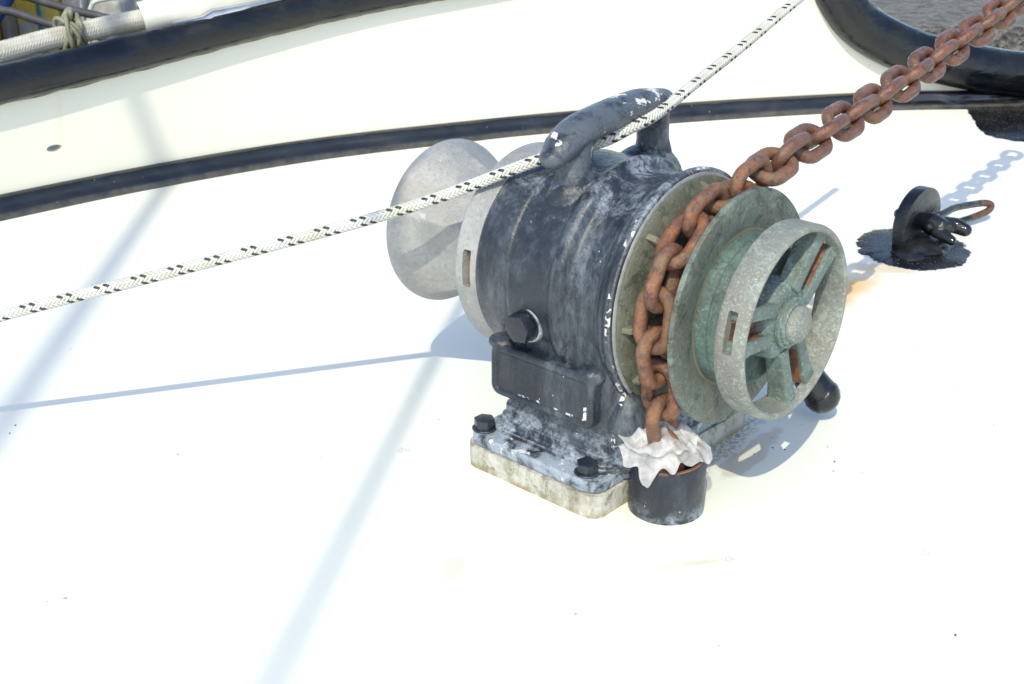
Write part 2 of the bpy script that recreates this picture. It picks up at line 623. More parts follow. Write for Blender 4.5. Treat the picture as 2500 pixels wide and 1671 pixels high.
def mat_pad():
    n = NT('weathered pad paint')
    a = n.noise(40, 7, 0.7, n.scaled((1, 1, 0.5)), 0.5)
    base = n.mix(n.ramp(a, 0.42, 0.64), (0.52, 0.51, 0.46), (0.30, 0.28, 0.23))
    base = n.mix(n.math('MULTIPLY', n.ramp(n.noise(60, 8, 0.75), 0.50, 0.62), 0.8), base, (0.15, 0.135, 0.085))
    base = n.mix(n.math('MULTIPLY', n.ramp(n.sep()[2], 0.0, 0.010, 1.0, 0.0), n.ramp(n.noise(45, 6, 0.7), 0.40, 0.60)), base, (0.27, 0.225, 0.12))
    crk = n.voro(60, n.scaled((1, 1, 2.5)), 'DISTANCE_TO_EDGE')
    base = n.mix(n.ramp(crk.outputs['Distance'], 0.0, 0.03, 0.35, 0.0), base, (0.20, 0.18, 0.14))
    n.bump(n.math('ADD', a, n.noise(160, 6, 0.7)), 0.5, 0.003)
    return n.done(base, 0.75)


def mat_rope(name, col, dirty, amt=0.5):
    n = NT(name)
    a = n.noise(30, 5, 0.6)
    base = n.mix(n.math('MULTIPLY', n.ramp(a, 0.42, 0.70), amt), col, dirty)
    fib = n.noise(900, 3, 0.6)
    n.bump(fib, 0.25, 0.0006)
    return n.done(base, 0.55)


def mat_plastic():
    n = NT('thin plastic film')
    n.bump(n.noise(260, 5, 0.6, dist=1.0), 0.35, 0.003)
    n.done(n.mix(n.ramp(n.noise(40, 4), 0.4, 0.7), (0.62, 0.61, 0.62), (0.74, 0.74, 0.75)), 0.13)
    tr = n.t.nodes.new('ShaderNodeBsdfTransparent')
    mx = n.t.nodes.new('ShaderNodeMixShader')
    out = n.t.nodes['Material Output']
    n.link(n.ramp(n.noise(55, 5, 0.6), 0.3, 0.7, 0.25, 0.62), mx.inputs[0])
    n.link(n.b.outputs[0], mx.inputs[1])
    n.link(tr.outputs[0], mx.inputs[2])
    n.link(mx.outputs[0], out.inputs[0])
    return n.m


def mat_quay_ground():
    n = NT('quay gravel')
    a = n.noise(26, 8, 0.75)
    b = n.voro(55)
    col = n.mix(n.ramp(a, 0.35, 0.65), (0.085, 0.085, 0.08), (0.22, 0.21, 0.20))
    col = n.mix(n.math('MULTIPLY', n.ramp(n.noise(90, 5, 0.75), 0.52, 0.68), 0.7), col, (0.34, 0.33, 0.31))
    g = n.ellipse(-1.6, 4.2, 1.4, 1.0, 0, 0.8, 6, 0.5)
    col = n.mix(n.math('MULTIPLY', g, 0.7), col, (0.17, 0.16, 0.075))
    n.bump(n.math('ADD', a, b.outputs['Distance']), 0.8, 0.02)
    return n.done(col, 0.9)


def mat_lichen(name, amount=0.5):
    n = NT(name, jitter=True)
    a = n.noise(7, 8, 0.7, dist=0.4)
    wood = n.mix(n.ramp(n.noise(20, 6, 0.7, n.scaled((1, 1, 0.15))), 0.35, 0.65), (0.28, 0.265, 0.24), (0.48, 0.46, 0.42))
    col = n.mix(n.ramp(a, 0.62 - 0.25 * amount, 0.70 - 0.25 * amount), wood, (0.62, 0.45, 0.06))
    col = n.mix(n.math('MULTIPLY', n.ramp(n.noise(15, 5, 0.6), 0.60, 0.7), 0.5), col, (0.62, 0.60, 0.52))
    n.bump(n.noise(30, 6, 0.7), 0.5, 0.01)
    return n.done(col, 0.9)


M = {
    'deck': mat_deck(),
    'bulwark': mat_bulwark(),
    'rail': mat_rail(),
    'rubber': mat_rubber(),
    'body': mat_black_chalk('chalky black enamel', 0.0, 0.66, 0.42, (0.040, 0.090), top=(0.225, 0.295), bands=(9.0, 9.1, 0.0695, 0.0740)),
    'cleat': mat_black_chalk('chalky blue black enamel', 0.22, 0.55, 0.80, chip_scale=33),
    'plate': mat_black_chalk('black nameplate enamel', 0.0, 0.60, 0.20, edge=0.0, bands=(0.0845, 0.0872, 0.0455, 0.0500)),
    'foot': mat_black_chalk('salted black enamel', 0.92, 0.55, 0.6, edge=0.0),
    'pipe': mat_black_chalk('black pipe enamel', 0.0, 0.63, 0.14, (-0.004, 0.020), edge=0.0),
    'bolt': mat_black_chalk('black bolt enamel', 0.0, 0.64, 0.22, edge=0.0),
    'gloss': mat_gloss_black('fresh black paint', 0.45, 0.0),
    'patch': mat_gloss_black('black paint on deck', 0.35, 0.9),
    'pad': mat_pad(),
    'galv': mat_galv('cast aluminium'),
    'wheel': mat_verdigris('grey bronze', (0.22, 0.22, 0.20), (0.235, 0.265, 0.245), (0.53, 0.56, 0.53), 0.15, 0.25, 0.65, 0.3),
    'spoke': mat_verdigris('green bronze', (0.125, 0.155, 0.140), (0.160, 0.230, 0.212), (0.46, 0.57, 0.54), 0.25, 0.5, 0.75),
    'cone': mat_verdigris('smooth green bronze', (0.075, 0.100, 0.092), (0.115, 0.185, 0.170), (0.30, 0.42, 0.39), 0.35, 0.5, 0.4),
    'gypsy': mat_verdigris('dull bronze flange', (0.110, 0.120, 0.098), (0.140, 0.175, 0.150), (0.34, 0.40, 0.36), 0.45, 0.75, 0.5, 0.7),
    'pocket': mat_verdigris('stained bronze pocket', (0.115, 0.115, 0.085), (0.130, 0.135, 0.100), (0.30, 0.32, 0.26), 0.85, 0.75, 0.35, 0.5),
    'rust': mat_rust('rust', 0.0),
    'rust_chain': mat_rust('rusty chain', 0.16, 0.34, 0.6),
    'rust_wet': mat_rust('dark rusty chain', 0.50, 0.24, 0.40),
    'rust_dark': mat_rust('dark rust', 0.72, 0.4),
    'rope': mat_rope('white braid', (0.56, 0.565, 0.54), (0.42, 0.41, 0.30), 0.6),
    'tracer': mat_rope('black braid', (0.025, 0.025, 0.03), (0.05, 0.05, 0.05)),
    'tracer_blue': mat_rope('blue braid', (0.20, 0.50, 0.56), (0.3, 0.5, 0.5)),
    'mooring': mat_rope('white mooring braid', (0.50, 0.485, 0.44), (0.30, 0.285, 0.23), 0.7),
    'grey_rope': mat_rope('grey braid', (0.055, 0.052, 0.062), (0.11, 0.105, 0.12), 0.5),
    'cord': mat_rope('mossy cord', (0.22, 0.22, 0.15), (0.08, 0.08, 0.05), 0.8),
    'hose': mat_plain('white hose', (0.60, 0.60, 0.55), 0.4, 0, 0.06, 20, 0.05),
    'steel': mat_plain('polished steel', (0.66, 0.66, 0.65), 0.16, 1.0, 0.1, 30, 0.05),
    'plastic': mat_plastic(),
    'quay': mat_quay_ground(),
    'lichen': mat_lichen('lichened boards', 0.75),
    'board': mat_lichen('weathered boards', 0.1),
    'concrete': mat_plain('weathered concrete', (0.36, 0.36, 0.33), 0.85, 0, 0.35, 14, 0.5),
    'tyre': mat_plain('black fender rubber', (0.022, 0.025, 0.032), 0.5, 0, 0.3, 20, 0.2),
    'navy': mat_plain('navy blue cloth', (0.010, 0.028, 0.12), 0.6, 0, 0.3, 12, 0.2),
    'teal': mat_plain('teal rope', (0.06, 0.22, 0.20), 0.7, 0, 0.3, 60, 0.3),
    'white_iron': mat_plain('painted iron', (0.58, 0.60, 0.55), 0.55, 0, 0.2, 40, 0.2),
    'water': mat_plain('harbour water', (0.012, 0.020, 0.018), 0.08, 0, 0.3, 3, 0.3),
    'hull': mat_plain('hull paint', (0.03, 0.035, 0.05), 0.3, 0, 0.2, 6, 0.1),
    'spar': mat_plain('spar paint', (0.6, 0.6, 0.58), 0.4, 0, 0.1, 10, 0.05),
    'grime': mat_plain('mossy sealant', (0.16, 0.145, 0.075), 0.8, 0, 0.75, 60, 0.5),
    'dirt': mat_plain('dry dirt', (0.16, 0.135, 0.10), 0.9, 0, 0.5, 300, 0.5),
}

# ------------------------------------------------------------------ setting: deck, bulwark, water, quay
EDGE = [(-1.95, 0.55), (-1.45, 1.17), (-1.10, 1.56), (-0.788, 1.859), (-0.596, 2.026), (-0.366, 2.185), (-0.14, 2.294), (0.048, 2.374),
        (0.406, 2.483), (0.737, 2.556), (0.928, 2.572), (1.25, 2.585), (1.6, 2.56), (2.1, 2.42)]
edge, _t = resample(catmull([(x, y, 0) for x, y in EDGE], 12), 0.012)

poly = [(p[0], p[1] + 0.02, 0.0) for p in edge]
pts = poly + [(3.2, 1.6, 0), (3.2, -2.5, 0), (-3.0, -2.5, 0), (-2.6, -0.3, 0)]
n_ = len(pts)
dv = pts + [(p[0], p[1], -0.04) for p in pts]
df = [tuple(range(n_))[::-1], tuple(range(n_, 2 * n_))]
for i in range(n_):
    j = (i + 1) % n_
    df.append((i, j, n_ + j, n_ + i))
bmd = bm_from((dv, df))
kind(bm_obj('deck', bmd, M['deck'], None, False), 'structure')

bw = empty('bulwark', (0, 2.35, 0))
tag(bw, 'cream painted bulwark with shiny black rail along the edge of the white deck', 'bulwark')
bw_off = Vector((0, -2.35, 0))


def on_edge(x):
    y = np.interp(x, edge[:, 0], edge[:, 1])
    return y


# height of the rail's centre line along the bulwark: rises to the bow, then swoops down to the roller
RAIL = [(-1.95, 0.10), (-1.45, 0.142), (-1.10, 0.170), (-0.767, 0.198), (-0.59, 0.220), (-0.446, 0.243), (-0.296, 0.266), (-0.134, 0.286),
        (0.10, 0.312), (0.32, 0.338), (0.46, 0.352), (0.545, 0.345), (0.597, 0.300), (0.632, 0.236), (0.680, 0.178),
        (0.745, 0.137), (0.835, 0.102), (0.94, 0.079), (1.06, 0.062), (1.30, 0.048), (1.7, 0.045)]
rail3 = catmull([(x, on_edge(x), z) for x, z in RAIL], 14)
rail3, rt = resample(rail3, 0.008)
# wall normal (towards the boat's inside)
tan = np.gradient(edge, axis=0)


def wall_n(x):
    tx = np.interp(x, edge[:, 0], tan[:, 0])
    ty = np.interp(x, edge[:, 0], tan[:, 1])
    l = math.hypot(tx, ty)
    return np.array([ty / l, -tx / l, 0])


# panel: an upright wall 35 mm thick up to the rail's centre line, with a drain hole through it
NZ = 6
pv, pf = [], []
cols = list(range(0, len(rail3), 2))
for ci in cols:
    x, y, z = rail3[ci]
    nn = wall_n(x)
    for side in (0.0, -0.035):
        for k in range(NZ + 1):
            zz = -0.30 + (z + 0.30) * k / NZ if False else -0.01 + (z + 0.01) * k / NZ
            pv.append((x + nn[0] * side, y + nn[1] * side, zz))
W2 = 2 * (NZ + 1)
for i in range(len(cols) - 1):
    a, b = i * W2, (i + 1) * W2
    for k in range(NZ):
        pf.append((a + k, b + k, b + k + 1, a + k + 1))
        o = NZ + 1
        pf.append((a + o + k, a + o + k + 1, b + o + k + 1, b + o + k))
    pf.append((a + NZ, b + NZ, b + 2 * NZ + 1, a + 2 * NZ + 1))
    pf.append((a, a + NZ + 1, b + NZ + 1, b))
pf.append(tuple(range(NZ + 1)) + tuple(range(2 * NZ + 1, NZ, -1)))
o_ = (len(cols) - 1) * W2
pf.append(tuple(o_ + k for k in range(NZ, -1, -1)) + tuple(o_ + k for k in range(NZ + 1, 2 * NZ + 2)))
bmw = bm_from((pv, pf))
hx = -0.714
hn = wall_n(hx)
hc = np.array([hx, on_edge(hx), 0.088])
ht = np.array([-hn[1], hn[0], 0])
cut_v, cut_f = [], []
for k in range(24):
    a = 2 * PI * k / 24
    for d in (0.06, -0.06):
        cut_v.append(hc + ht * 0.0125 * math.cos(a) + np.array([0, 0, 0.0055 * math.sin(a)]) + hn * d)
for k in range(24):
    j = (k + 1) % 24
    cut_f.append((2 * k, 2 * j, 2 * j + 1, 2 * k + 1))
cut_f.append(tuple(2 * k for k in range(24))[::-1])
cut_f.append(tuple(2 * k + 1 for k in range(24)))
bmc = bm_from((cut_v, cut_f))
cme = bpy.data.meshes.new('cut')
bmc.to_mesh(cme)
bmc.free()
cut = bpy.data.objects.new('cut', cme)
COL.objects.link(cut)
wall_me = baked(bmw, [('BOOLEAN', dict(operation='DIFFERENCE', object=cut, solver='EXACT'))])
bpy.data.objects.remove(cut)
pn = finish('panel', wall_me, M['bulwark'], bw, True, 30)
pn.location = bw_off

# rail cap, a fat round rubbing rail
rr = np.interp(rail3[:, 0], [-2, 0.45, 0.64, 0.85, 1.2], [0.0275, 0.030, 0.045, 0.046, 0.046])
rp = rail3.copy()
for i in range(len(rp)):
    nn = wall_n(rp[i, 0])
    rp[i] += nn * 0.002
rc = mesh_obj('rail_cap', *tube_data(rp, rr, 28), M['rail'], bw)
rc.location = bw_off

# dirty bead of sealant under the rail
sp_ = []
sr_ = []
for i in range(0, len(rail3), 1):
    x_ = rail3[i, 0]
    if x_ > 0.52:
        break
    nn = wall_n(x_)
    sp_.append(rail3[i] + nn * 0.0015 - np.array([0, 0, rr[i] * 0.985 + 0.0016 * mnoise.noise(Vector((x_ * 22, 1, 0)))]))
    sr_.append(0.0022 + 0.0016 * (0.5 + mnoise.noise(Vector((x_ * 35, 0, 3)))))
sl = mesh_obj('sealant', *tube_data(sp_, sr_, 10), M['grime'], bw)
sl.location = bw_off

# rubber bead in the corner of deck and bulwark
PROF = [(-0.004, 0.041), (0.003, 0.0415), (0.0085, 0.039), (0.0120, 0.034), (0.0138, 0.028), (0.0145, 0.0235), (0.0162, 0.0205), (0.0186, 0.0165), (0.0208, 0.0128),
        (0.0222, 0.0095), (0.0228, 0.005), (0.0230, -0.002)]
bv, bf = [], []
bi = [i for i in range(len(edge)) if edge[i, 0] < 1.30]
for i in bi:
    nn = wall_n(edge[i, 0])
    for (d, z) in PROF:
        x_ = edge[i, 0]
        e = 0.0030 * mnoise.noise(Vector((x_ * 10, z * 20, 0))) + 0.0018 * mnoise.noise(Vector((x_ * 24, z * 30, 7)))
        q = edge[i] + nn * (d * 1.18 + (e if 0.004 < d < 0.022 else 0)) + np.array([0, 0, z * 0.80 + (e * 0.8 if 0.014 < d < 0.0215 else 0)])
        bv.append(q)
K = len(PROF)
for i in range(len(bi) - 1):
    for k in range(K - 1):
        bf.append((i * K + k, (i + 1) * K + k, (i + 1) * K + k + 1, i * K + k + 1))
bd = mesh_obj('corner_bead', bv, bf, M['rubber'], bw)
bd.location = bw_off

# hull side below, water and quay
hv, hf = [], []
for i in range(0, len(edge), 3):
    nn = wall_n(edge[i, 0])
    a = edge[i] - nn * 0.036
    hv += [(a[0], a[1], -0.012), (a[0] + nn[0] * 0.10, a[1] + nn[1] * 0.10, -1.2)]
for i in range(len(hv) // 2 - 1):
    hf.append((2 * i, 2 * i + 1, 2 * i + 3, 2 * i + 2))
kind(mesh_obj('hull_side', hv, hf, M['hull']), 'structure')
kind(mesh_obj('water', [(-60, -60, -1.1), (60, -60, -1.1), (60, 60, -1.1), (-60, 60, -1.1)], [(0, 1, 2, 3)], M['water'], None, False), 'structure')

QZ = 0.03
qa, qb = (-5.0, 3.62), (8.0, 2.98)


def quay_y(x):
    return qa[1] + (qb[1] - qa[1]) * (x - qa[0]) / (qb[0] - qa[0])


qpoly = [(-5, quay_y(-5)), (8, quay_y(8)), (220, 60), (220, 400), (-220, 400), (-220, 60), (-5.0, 3.7)]
bmq = bm_from(prism(qpoly[:6], -1.6, QZ))
kind(bm_obj('quay_ground', bmq, M['quay'], None, False), 'structure')

# ------------------------------------------------------------------ windlass
wl = empty('anchor_windlass', loc(-S0, 0, 0), -PSI)
tag(wl, 'old chalky black anchor windlass with grey drum and green bronze handwheel on white deck', 'windlass')

# pad and foot
pad_poly = round_rect(-0.277 + S0, -0.113 + S0, -0.129, 0.129, 0.014, 5)
bm = bm_from(prism(pad_poly, -0.003, 0.0235, -0.001))
bmesh.ops.subdivide_edges(bm, edges=[e for e in bm.edges if e.calc_length() > 0.05], cuts=9, use_grid_fill=True)
for v in bm.verts:
    if v.co.z > 0:
        f = mnoise.noise(v.co * 60) * 0.0012
        v.co.x += f
        v.co.y += f
bm_obj('base_pad', bm, M['pad'], wl, True, 25)
bm = bm_from(prism(round_rect(-0.276 + S0, -0.115 + S0, -0.127, 0.127, 0.016, 5), 0.0236, 0.0355))
bevel(bm, 0.0028, 3, 50)
bm_obj('base_plate', bm, M['foot'], wl, True, 35)


def hex_bolt_mesh(name, r, h, washer):
    bm = bmesh.new()
    hexa = [(r * math.cos(R(60 * k + 12)), r * math.sin(R(60 * k + 12))) for k in range(6)]
    b2 = bm_from(prism(hexa, washer, washer + h))
    bevel(b2, r * 0.09, 2, 30)
    me = bpy.data.meshes.new('t')
    b2.to_mesh(me)
    b2.free()
    bm.from_mesh(me)
    bpy.data.meshes.remove(me)
    ring = [(r * 1.16 * math.cos(2 * PI * k / 28), r * 1.16 * math.sin(2 * PI * k / 28)) for k in range(28)]
    b3 = bm_from(prism(ring, 0, washer))
    bevel(b3, washer * 0.3, 1, 50)
    me = bpy.data.meshes.new('t')
    b3.to_mesh(me)
    b3.free()
    bm.from_mesh(me)
    bpy.data.meshes.remove(me)
    bmesh.ops.recalc_face_normals(bm, faces=bm.faces[:])
    out = bpy.data.meshes.new(name)
    bm.to_mesh(out)
    bm.free()
    out.polygons.foreach_set('use_smooth', [True] * len(out.polygons))
    out.set_sharp_from_angle(angle=R(28))
    return out


bolt_me = hex_bolt_mesh('foot_bolt', 0.0106, 0.0095, 0.0020)
bolt_me.materials.append(M['bolt'])
for (s, v, rz) in ((-0.2655, 0.112, 0.3), (-0.137, 0.112, 1.1), (-0.2655, -0.112, 0.0), (-0.137, -0.112, 0.6)):
    o = bpy.data.objects.new('foot_bolt', bolt_me)
    COL.objects.link(o)
    o.parent = wl
    o.location = lc(s, v, 0.0353)
    o.rotation_euler = (0, 0, rz)

# housing: turned body on a cast pedestal, melted together like a casting
BODY = [(-0.2875, 0.0), (-0.2875, 0.0985), (-0.284, 0.1020), (-0.262, 0.1045), (-0.247, 0.1040), (-0.2440, 0.1015), (-0.2405, 0.1085), (-0.236, 0.1096), (-0.205, 0.1078),
        (-0.192, 0.1080), (-0.1855, 0.1130), (-0.180, 0.1142), (-0.175, 0.1125), (-0.170, 0.1046), (-0.160, 0.1024), (-0.142, 0.1040), (-0.136, 0.1060), (-0.131, 0.1100), (-0.1290, 0.1092), (-0.1255, 0.1120), (-0.122, 0.1145), (-0.1165, 0.1145),
        (-0.1155, 0.1120), (-0.1155, 0.0)]
d_body = lathe_data(BODY, 96)
ped = bm_from(prism(round_rect(-0.254 + S0, -0.121 + S0, -0.099, 0.099, 0.016, 4), 0.030, 0.180))
flare = [prism(round_rect(-0.254 - k + S0, -0.121 + 0.5 * k + S0, -0.099 - k, 0.099 + k, 0.016, 4), 0.030, 0.0405 + 0.011 * j) for j, k in ((0, 0.010), (1, 0.005), (2, 0.002))]
boss_v = []
bb = bmesh.new()
bmesh.ops.create_uvsphere(bb, u_segments=24, v_segments=14, radius=1.0)
for v in bb.verts:
    v.co = Vector((v.co.x * 0.020, v.co.y * 0.022, v.co.z * 0.045)) + lc(-0.118, 0.078, 0.068)
sads = []
for c_, r_ in ((lc(-0.217, -0.066, 0.252), (0.034, 0.048, 0.041)), (lc(-0.212, 0.038, 0.266), (0.030, 0.036, 0.027))):
    q = bmesh.new()
    bmesh.ops.create_uvsphere(q, u_segments=28, v_segments=16, radius=1.0)
    for v in q.verts:
        v.co = Vector((v.co.x * r_[0], v.co.y * r_[1], v.co.z * r_[2])) + c_
    sads.append(q)
bm = bm_from(d_body, *flare)
for src in (ped, bb, *sads):
    me = bpy.data.meshes.new('t')
    src.to_mesh(me)
    src.free()
    bm.from_mesh(me)
    bpy.data.meshes.remove(me)
body_me = baked(bm, [('REMESH', dict(mode='VOXEL', voxel_size=0.0013)), ('SMOOTH', dict(factor=0.5, iterations=3))])
finish('housing', body_me, M['body'], wl, True)

# cleat on top
horn = catmull([lc(-0.213, 0.076, 0.309), lc(-0.2145, 0.060, 0.318), lc(-0.215, 0.040, 0.3255), lc(-0.215, -0.002, 0.332), lc(-0.2155, -0.05, 0.3350), lc(-0.2165, -0.090, 0.3325)], 8)
hr = np.interp(np.linspace(0, 1, len(horn)), [0, 0.15, 0.4, 0.8, 1], [0.0125, 0.0160, 0.0180, 0.0165, 0.0120])
post1 = catmull([lc(-0.2105, 0.032, 0.250), lc(-0.211, 0.041, 0.268), lc(-0.212, 0.0475, 0.285), lc(-0.213, 0.047, 0.298), lc(-0.2145, 0.041, 0.330)], 6)
post2 = catmull([lc(-0.218, -0.060, 0.234), lc(-0.218, -0.070, 0.254), lc(-0.2175, -0.079, 0.278), lc(-0.217, -0.078, 0.300), lc(-0.216, -0.074, 0.336)], 6)
hv_, hf_ = rounded_tube(horn, hr, 20)
hz_ = [np.interp(-v_[1], [-0.12, -0.05, 0.0, 0.04, 0.08], [0.3325, 0.335, 0.332, 0.3255, 0.309]) for v_ in hv_]
hv_ = [(-0.215 + S0 + (v_[0] - (-0.215 + S0)) * 1.08, v_[1], z_ + (v_[2] - z_) * 0.84) for v_, z_ in zip(hv_, hz_)]
bm = bm_from((hv_, hf_),
             tube_data(post1, np.interp(np.linspace(0, 1, len(post1)), [0, 0.25, 0.45, 0.65, 1], [0.020, 0.022, 0.0205, 0.0165, 0.0165]), 18),
             tube_data(post2, np.interp(np.linspace(0, 1, len(post2)), [0, 0.25, 0.5, 0.7, 1], [0.020, 0.025, 0.0205, 0.0160, 0.0160]), 18))
cl_me = baked(bm, [('REMESH', dict(mode='VOXEL', voxel_size=0.0013)), ('SMOOTH', dict(factor=0.5, iterations=5))])
finish('cleat', cl_me, M['cleat'], wl, True)

# nameplate boss on the front of the pedestal: a soft cast frame with a plate let into it
def stand(bm):
    # lay out in (x, z) and extrude along -y
    for v in bm.verts:
        v.co = Vector((v.co.x, -v.co.z, v.co.y))
    return bm


bm = stand(bm_from(prism(round_rect(-0.257 + S0, -0.134 + S0, 0.078, 0.1295, 0.008, 5), 0.082, 0.1090)))
fpath = [(x_, -0.1085, z_) for (x_, z_) in round_rect(-0.2535 + S0, -0.1375 + S0, 0.0815, 0.1262, 0.006, 6)]
fpts = []
for i in range(len(fpath)):
    a_, b_ = np.array(fpath[i]), np.array(fpath[(i + 1) % len(fpath)])
    m_ = max(1, int(np.linalg.norm(b_ - a_) / 0.004))
    for k in range(m_):
        fpts.append(a_ + (b_ - a_) * k / m_)
ears = [((-0.252 + S0, -0.100, 0.1295), (0.014, 0.014, 0.007)), ((-0.144 + S0, -0.101, 0.1280), (0.015, 0.012, 0.009))]
t_bm = bm_from(tube_data(fpts, 0.0042, 10, False, True))
for c_, r_ in ears:
    e_bm = bmesh.new()
    bmesh.ops.create_uvsphere(e_bm, u_segments=20, v_segments=12, radius=1)
    for v in e_bm.verts:
        v.co = Vector((v.co.x * r_[0] + c_[0], v.co.y * r_[1] + c_[1], v.co.z * r_[2] + c_[2]))
    me = bpy.data.meshes.new('t')
    e_bm.to_mesh(me)
    e_bm.free()
    bm.from_mesh(me)
    bpy.data.meshes.remove(me)
me = bpy.data.meshes.new('t')
t_bm.to_mesh(me)
t_bm.free()
bm.from_mesh(me)
bpy.data.meshes.remove(me)
nb_me = baked(bm, [('REMESH', dict(mode='VOXEL', voxel_size=0.0011)), ('SMOOTH', dict(factor=0.5, iterations=6))])
np_o = finish('nameplate_boss', nb_me, M['body'], wl, True)
rim = bm_from(prism(round_rect(-0.2502 + S0, -0.1408 + S0, 0.0848, 0.1229, 0.003, 4), 0.1050, 0.1108))
bevel(rim, 0.0008, 2, 50)
bm_obj('nameplate', stand(rim), M['plate'], np_o, True, 35)

# oil plug
plug = hex_bolt_mesh('oil_plug', 0.0148, 0.0125, 0.004)
plug.materials.append(M['bolt'])
o = bpy.data.objects.new('oil_plug', plug)
COL.objects.link(o)
o.parent = wl
pdir = Vector((0.0, -1.0, -0.10)).normalized()
o.rotation_mode = 'QUATERNION'
o.rotation_quaternion = pdir.to_track_quat('Z', 'Y')
o.location = lc(-0.2185, 0.1025, 0.1575)
ring = bm_from(prism([(0.020 * math.cos(2 * PI * k / 30), 0.020 * math.sin(2 * PI * k / 30)) for k in range(30)], -0.006, 0.003, 0.002))
bevel(ring, 0.001, 2, 50)
pw = bm_obj('plug_seat', ring, M['foot'], wl, True, 35)
pw.rotation_mode = 'QUATERNION'
pw.rotation_quaternion = pdir.to_track_quat('Z', 'Y')
pw.location = lc(-0.2185, 0.1030, 0.1575)

# warping drum: concave, with six low ribs
DR = [(-0.432, 0.0), (-0.432, 0.070), (-0.4305, 0.0795), (-0.426, 0.0850), (-0.419, 0.0868), (-0.411, 0.0848), (-0.400, 0.0790), (-0.386, 0.0712),
      (-0.371, 0.0645), (-0.357, 0.0602), (-0.345, 0.0580), (-0.334, 0.0570), (-0.324, 0.0580), (-0.312, 0.0620), (-0.304, 0.062), (-0.304, 0.0)]
dprof = catmull([(a, b, 0) for a, b in DR[1:-1]], 4)[:, :2]
dprof = [(-0.432, 0.0)] + [(float(a), float(b)) for a, b in dprof] + [(-0.304, 0.0)]


def drum_fn(s, r, a):
    # five flats meeting in ridges, fading out into the round rim
    k = min(1.0, max(0.0, (s + 0.417) / 0.040))
    k = k * k * (3 - 2 * k)
    w_ = 2 * PI / 5
    ph = (a - R(20)) / w_
    phi = (ph - math.floor(ph) - 0.5) * w_
    flat = math.cos(PI / 5) / math.cos(phi)
    return r * (1 + k * 0.65 * (flat * 1.11 - 1))


mesh_obj('warping_drum', *lathe_data(dprof, 180, drum_fn), M['galv'], wl, True, 60)

# drum flange with socket slots for a bar
FL = [(-0.3135, 0.0), (-0.3135, 0.094), (-0.3125, 0.1005), (-0.3100, 0.1028), (-0.306, 0.1030), (-0.292, 0.1012), (-0.2865, 0.1005), (-0.2865, 0.0)]
bm = bm_from(lathe_data(FL, 120))
slots = []
for k in range(3):
    a = R(2.5 + 120 * k)
    q = Matrix.Rotation(-a, 4, 'X')
    b = box_bm(-0.0045, 0.0045, -0.130, -0.082, -0.0185, 0.0185, 0.002, 2)
    b.transform(Matrix.Translation((-0.2975 + S0, 0, AXZ)) @ q)
    me = bpy.data.meshes.new('cut')
    b.to_mesh(me)
    b.free()
    co = bpy.data.objects.new('cut', me)
    COL.objects.link(co)
    slots.append(co)
fl_me = baked(bm, [('BOOLEAN', dict(operation='DIFFERENCE', object=c, solver='EXACT')) for c in slots])
for c in slots:
    bpy.data.objects.remove(c)
df_o = finish('drum_flange', fl_me, M['galv'], wl, True, 30)
for k in range(3):
    a = R(2.5 + 120 * k)
    b = box_bm(-0.0044, 0.0044, -0.0945, -0.0822, -0.0184, 0.0184, 0.001, 1)
    b.transform(Matrix.Translation((-0.2975 + S0, 0, AXZ)) @ Matrix.Rotation(-a, 4, 'X'))
    bm_obj('rusty_socket', b, M['rust'], df_o, True, 35)

# paint line: primer ring between housing and chain wheel
mesh_obj('seal_ring', *lathe_data([(-0.1195, 0.1100), (-0.1152, 0.1106), (-0.1145, 0.1096), (-0.1145, 0.104), (-0.1195, 0.104), (-0.1195, 0.1100)], 96), M['galv'], wl, True, 40)

# chain wheel (gypsy)
gy = mesh_obj('chain_wheel', *lathe_data([(-0.1145, 0.0), (-0.1145, 0.1060), (-0.1130, 0.1080), (-0.1110, 0.1080), (-0.1098, 0.1062), (-0.1075, 0.098), (-0.102, 0.084), (-0.0985, 0.074),
                                              (-0.0975, 0.060), (-0.0710, 0.060), (-0.0700, 0.074), (-0.0665, 0.086), (-0.0620, 0.100), (-0.0608, 0.1065), (-0.0608, 0.0)], 96),
              M['pocket'], wl, True, 40)
rib_bm = bm_from(prism([(-0.1090, 0.0), (-0.1040, 0.0), (-0.0965, 0.0), (-0.0965, 0.001)], 0, 1))
rib_bm.free()


def rib_mesh():
    # a web standing on the flank, seen edge-on from outside
    vs_ = []
    for t in (-0.0028, 0.0028):
        vs_ += [(-0.1095, 0.1050, t), (-0.1010, 0.1025, t), (-0.0915, 0.0800, t), (-0.0915, 0.062, t), (-0.1000, 0.062, t), (-0.1085, 0.090, t)]
    fs = [(0, 1, 2, 3, 4, 5), (11, 10, 9, 8, 7, 6)]
    for i in range(6):
        j = (i + 1) % 6
        fs.append((i, 6 + i, 6 + j, j))
    bm = bm_from(([(a + S0, -b, c) for a, b, c in vs_], fs))
    bevel(bm, 0.0009, 2, 30)
    bmesh.ops.recalc_face_normals(bm, faces=bm.faces[:])
    me = bpy.data.meshes.new('rib')
    bm.to_mesh(me)
    bm.free()
    me.polygons.foreach_set('use_smooth', [True] * len(me.polygons))
    me.set_sharp_from_angle(angle=R(35))
    me.materials.append(M['pocket'])
    return me


rme = rib_mesh()
for k in range(8):
    o = bpy.data.objects.new('rib', rme)
    COL.objects.link(o)
    o.parent = gy
    o.location = (0, 0, AXZ)
    o.rotation_euler = (R(-(47 * k - 2)) if k < 3 else R(-(47 * k - 2 + (k - 2) * -0.4)), 0, 0)

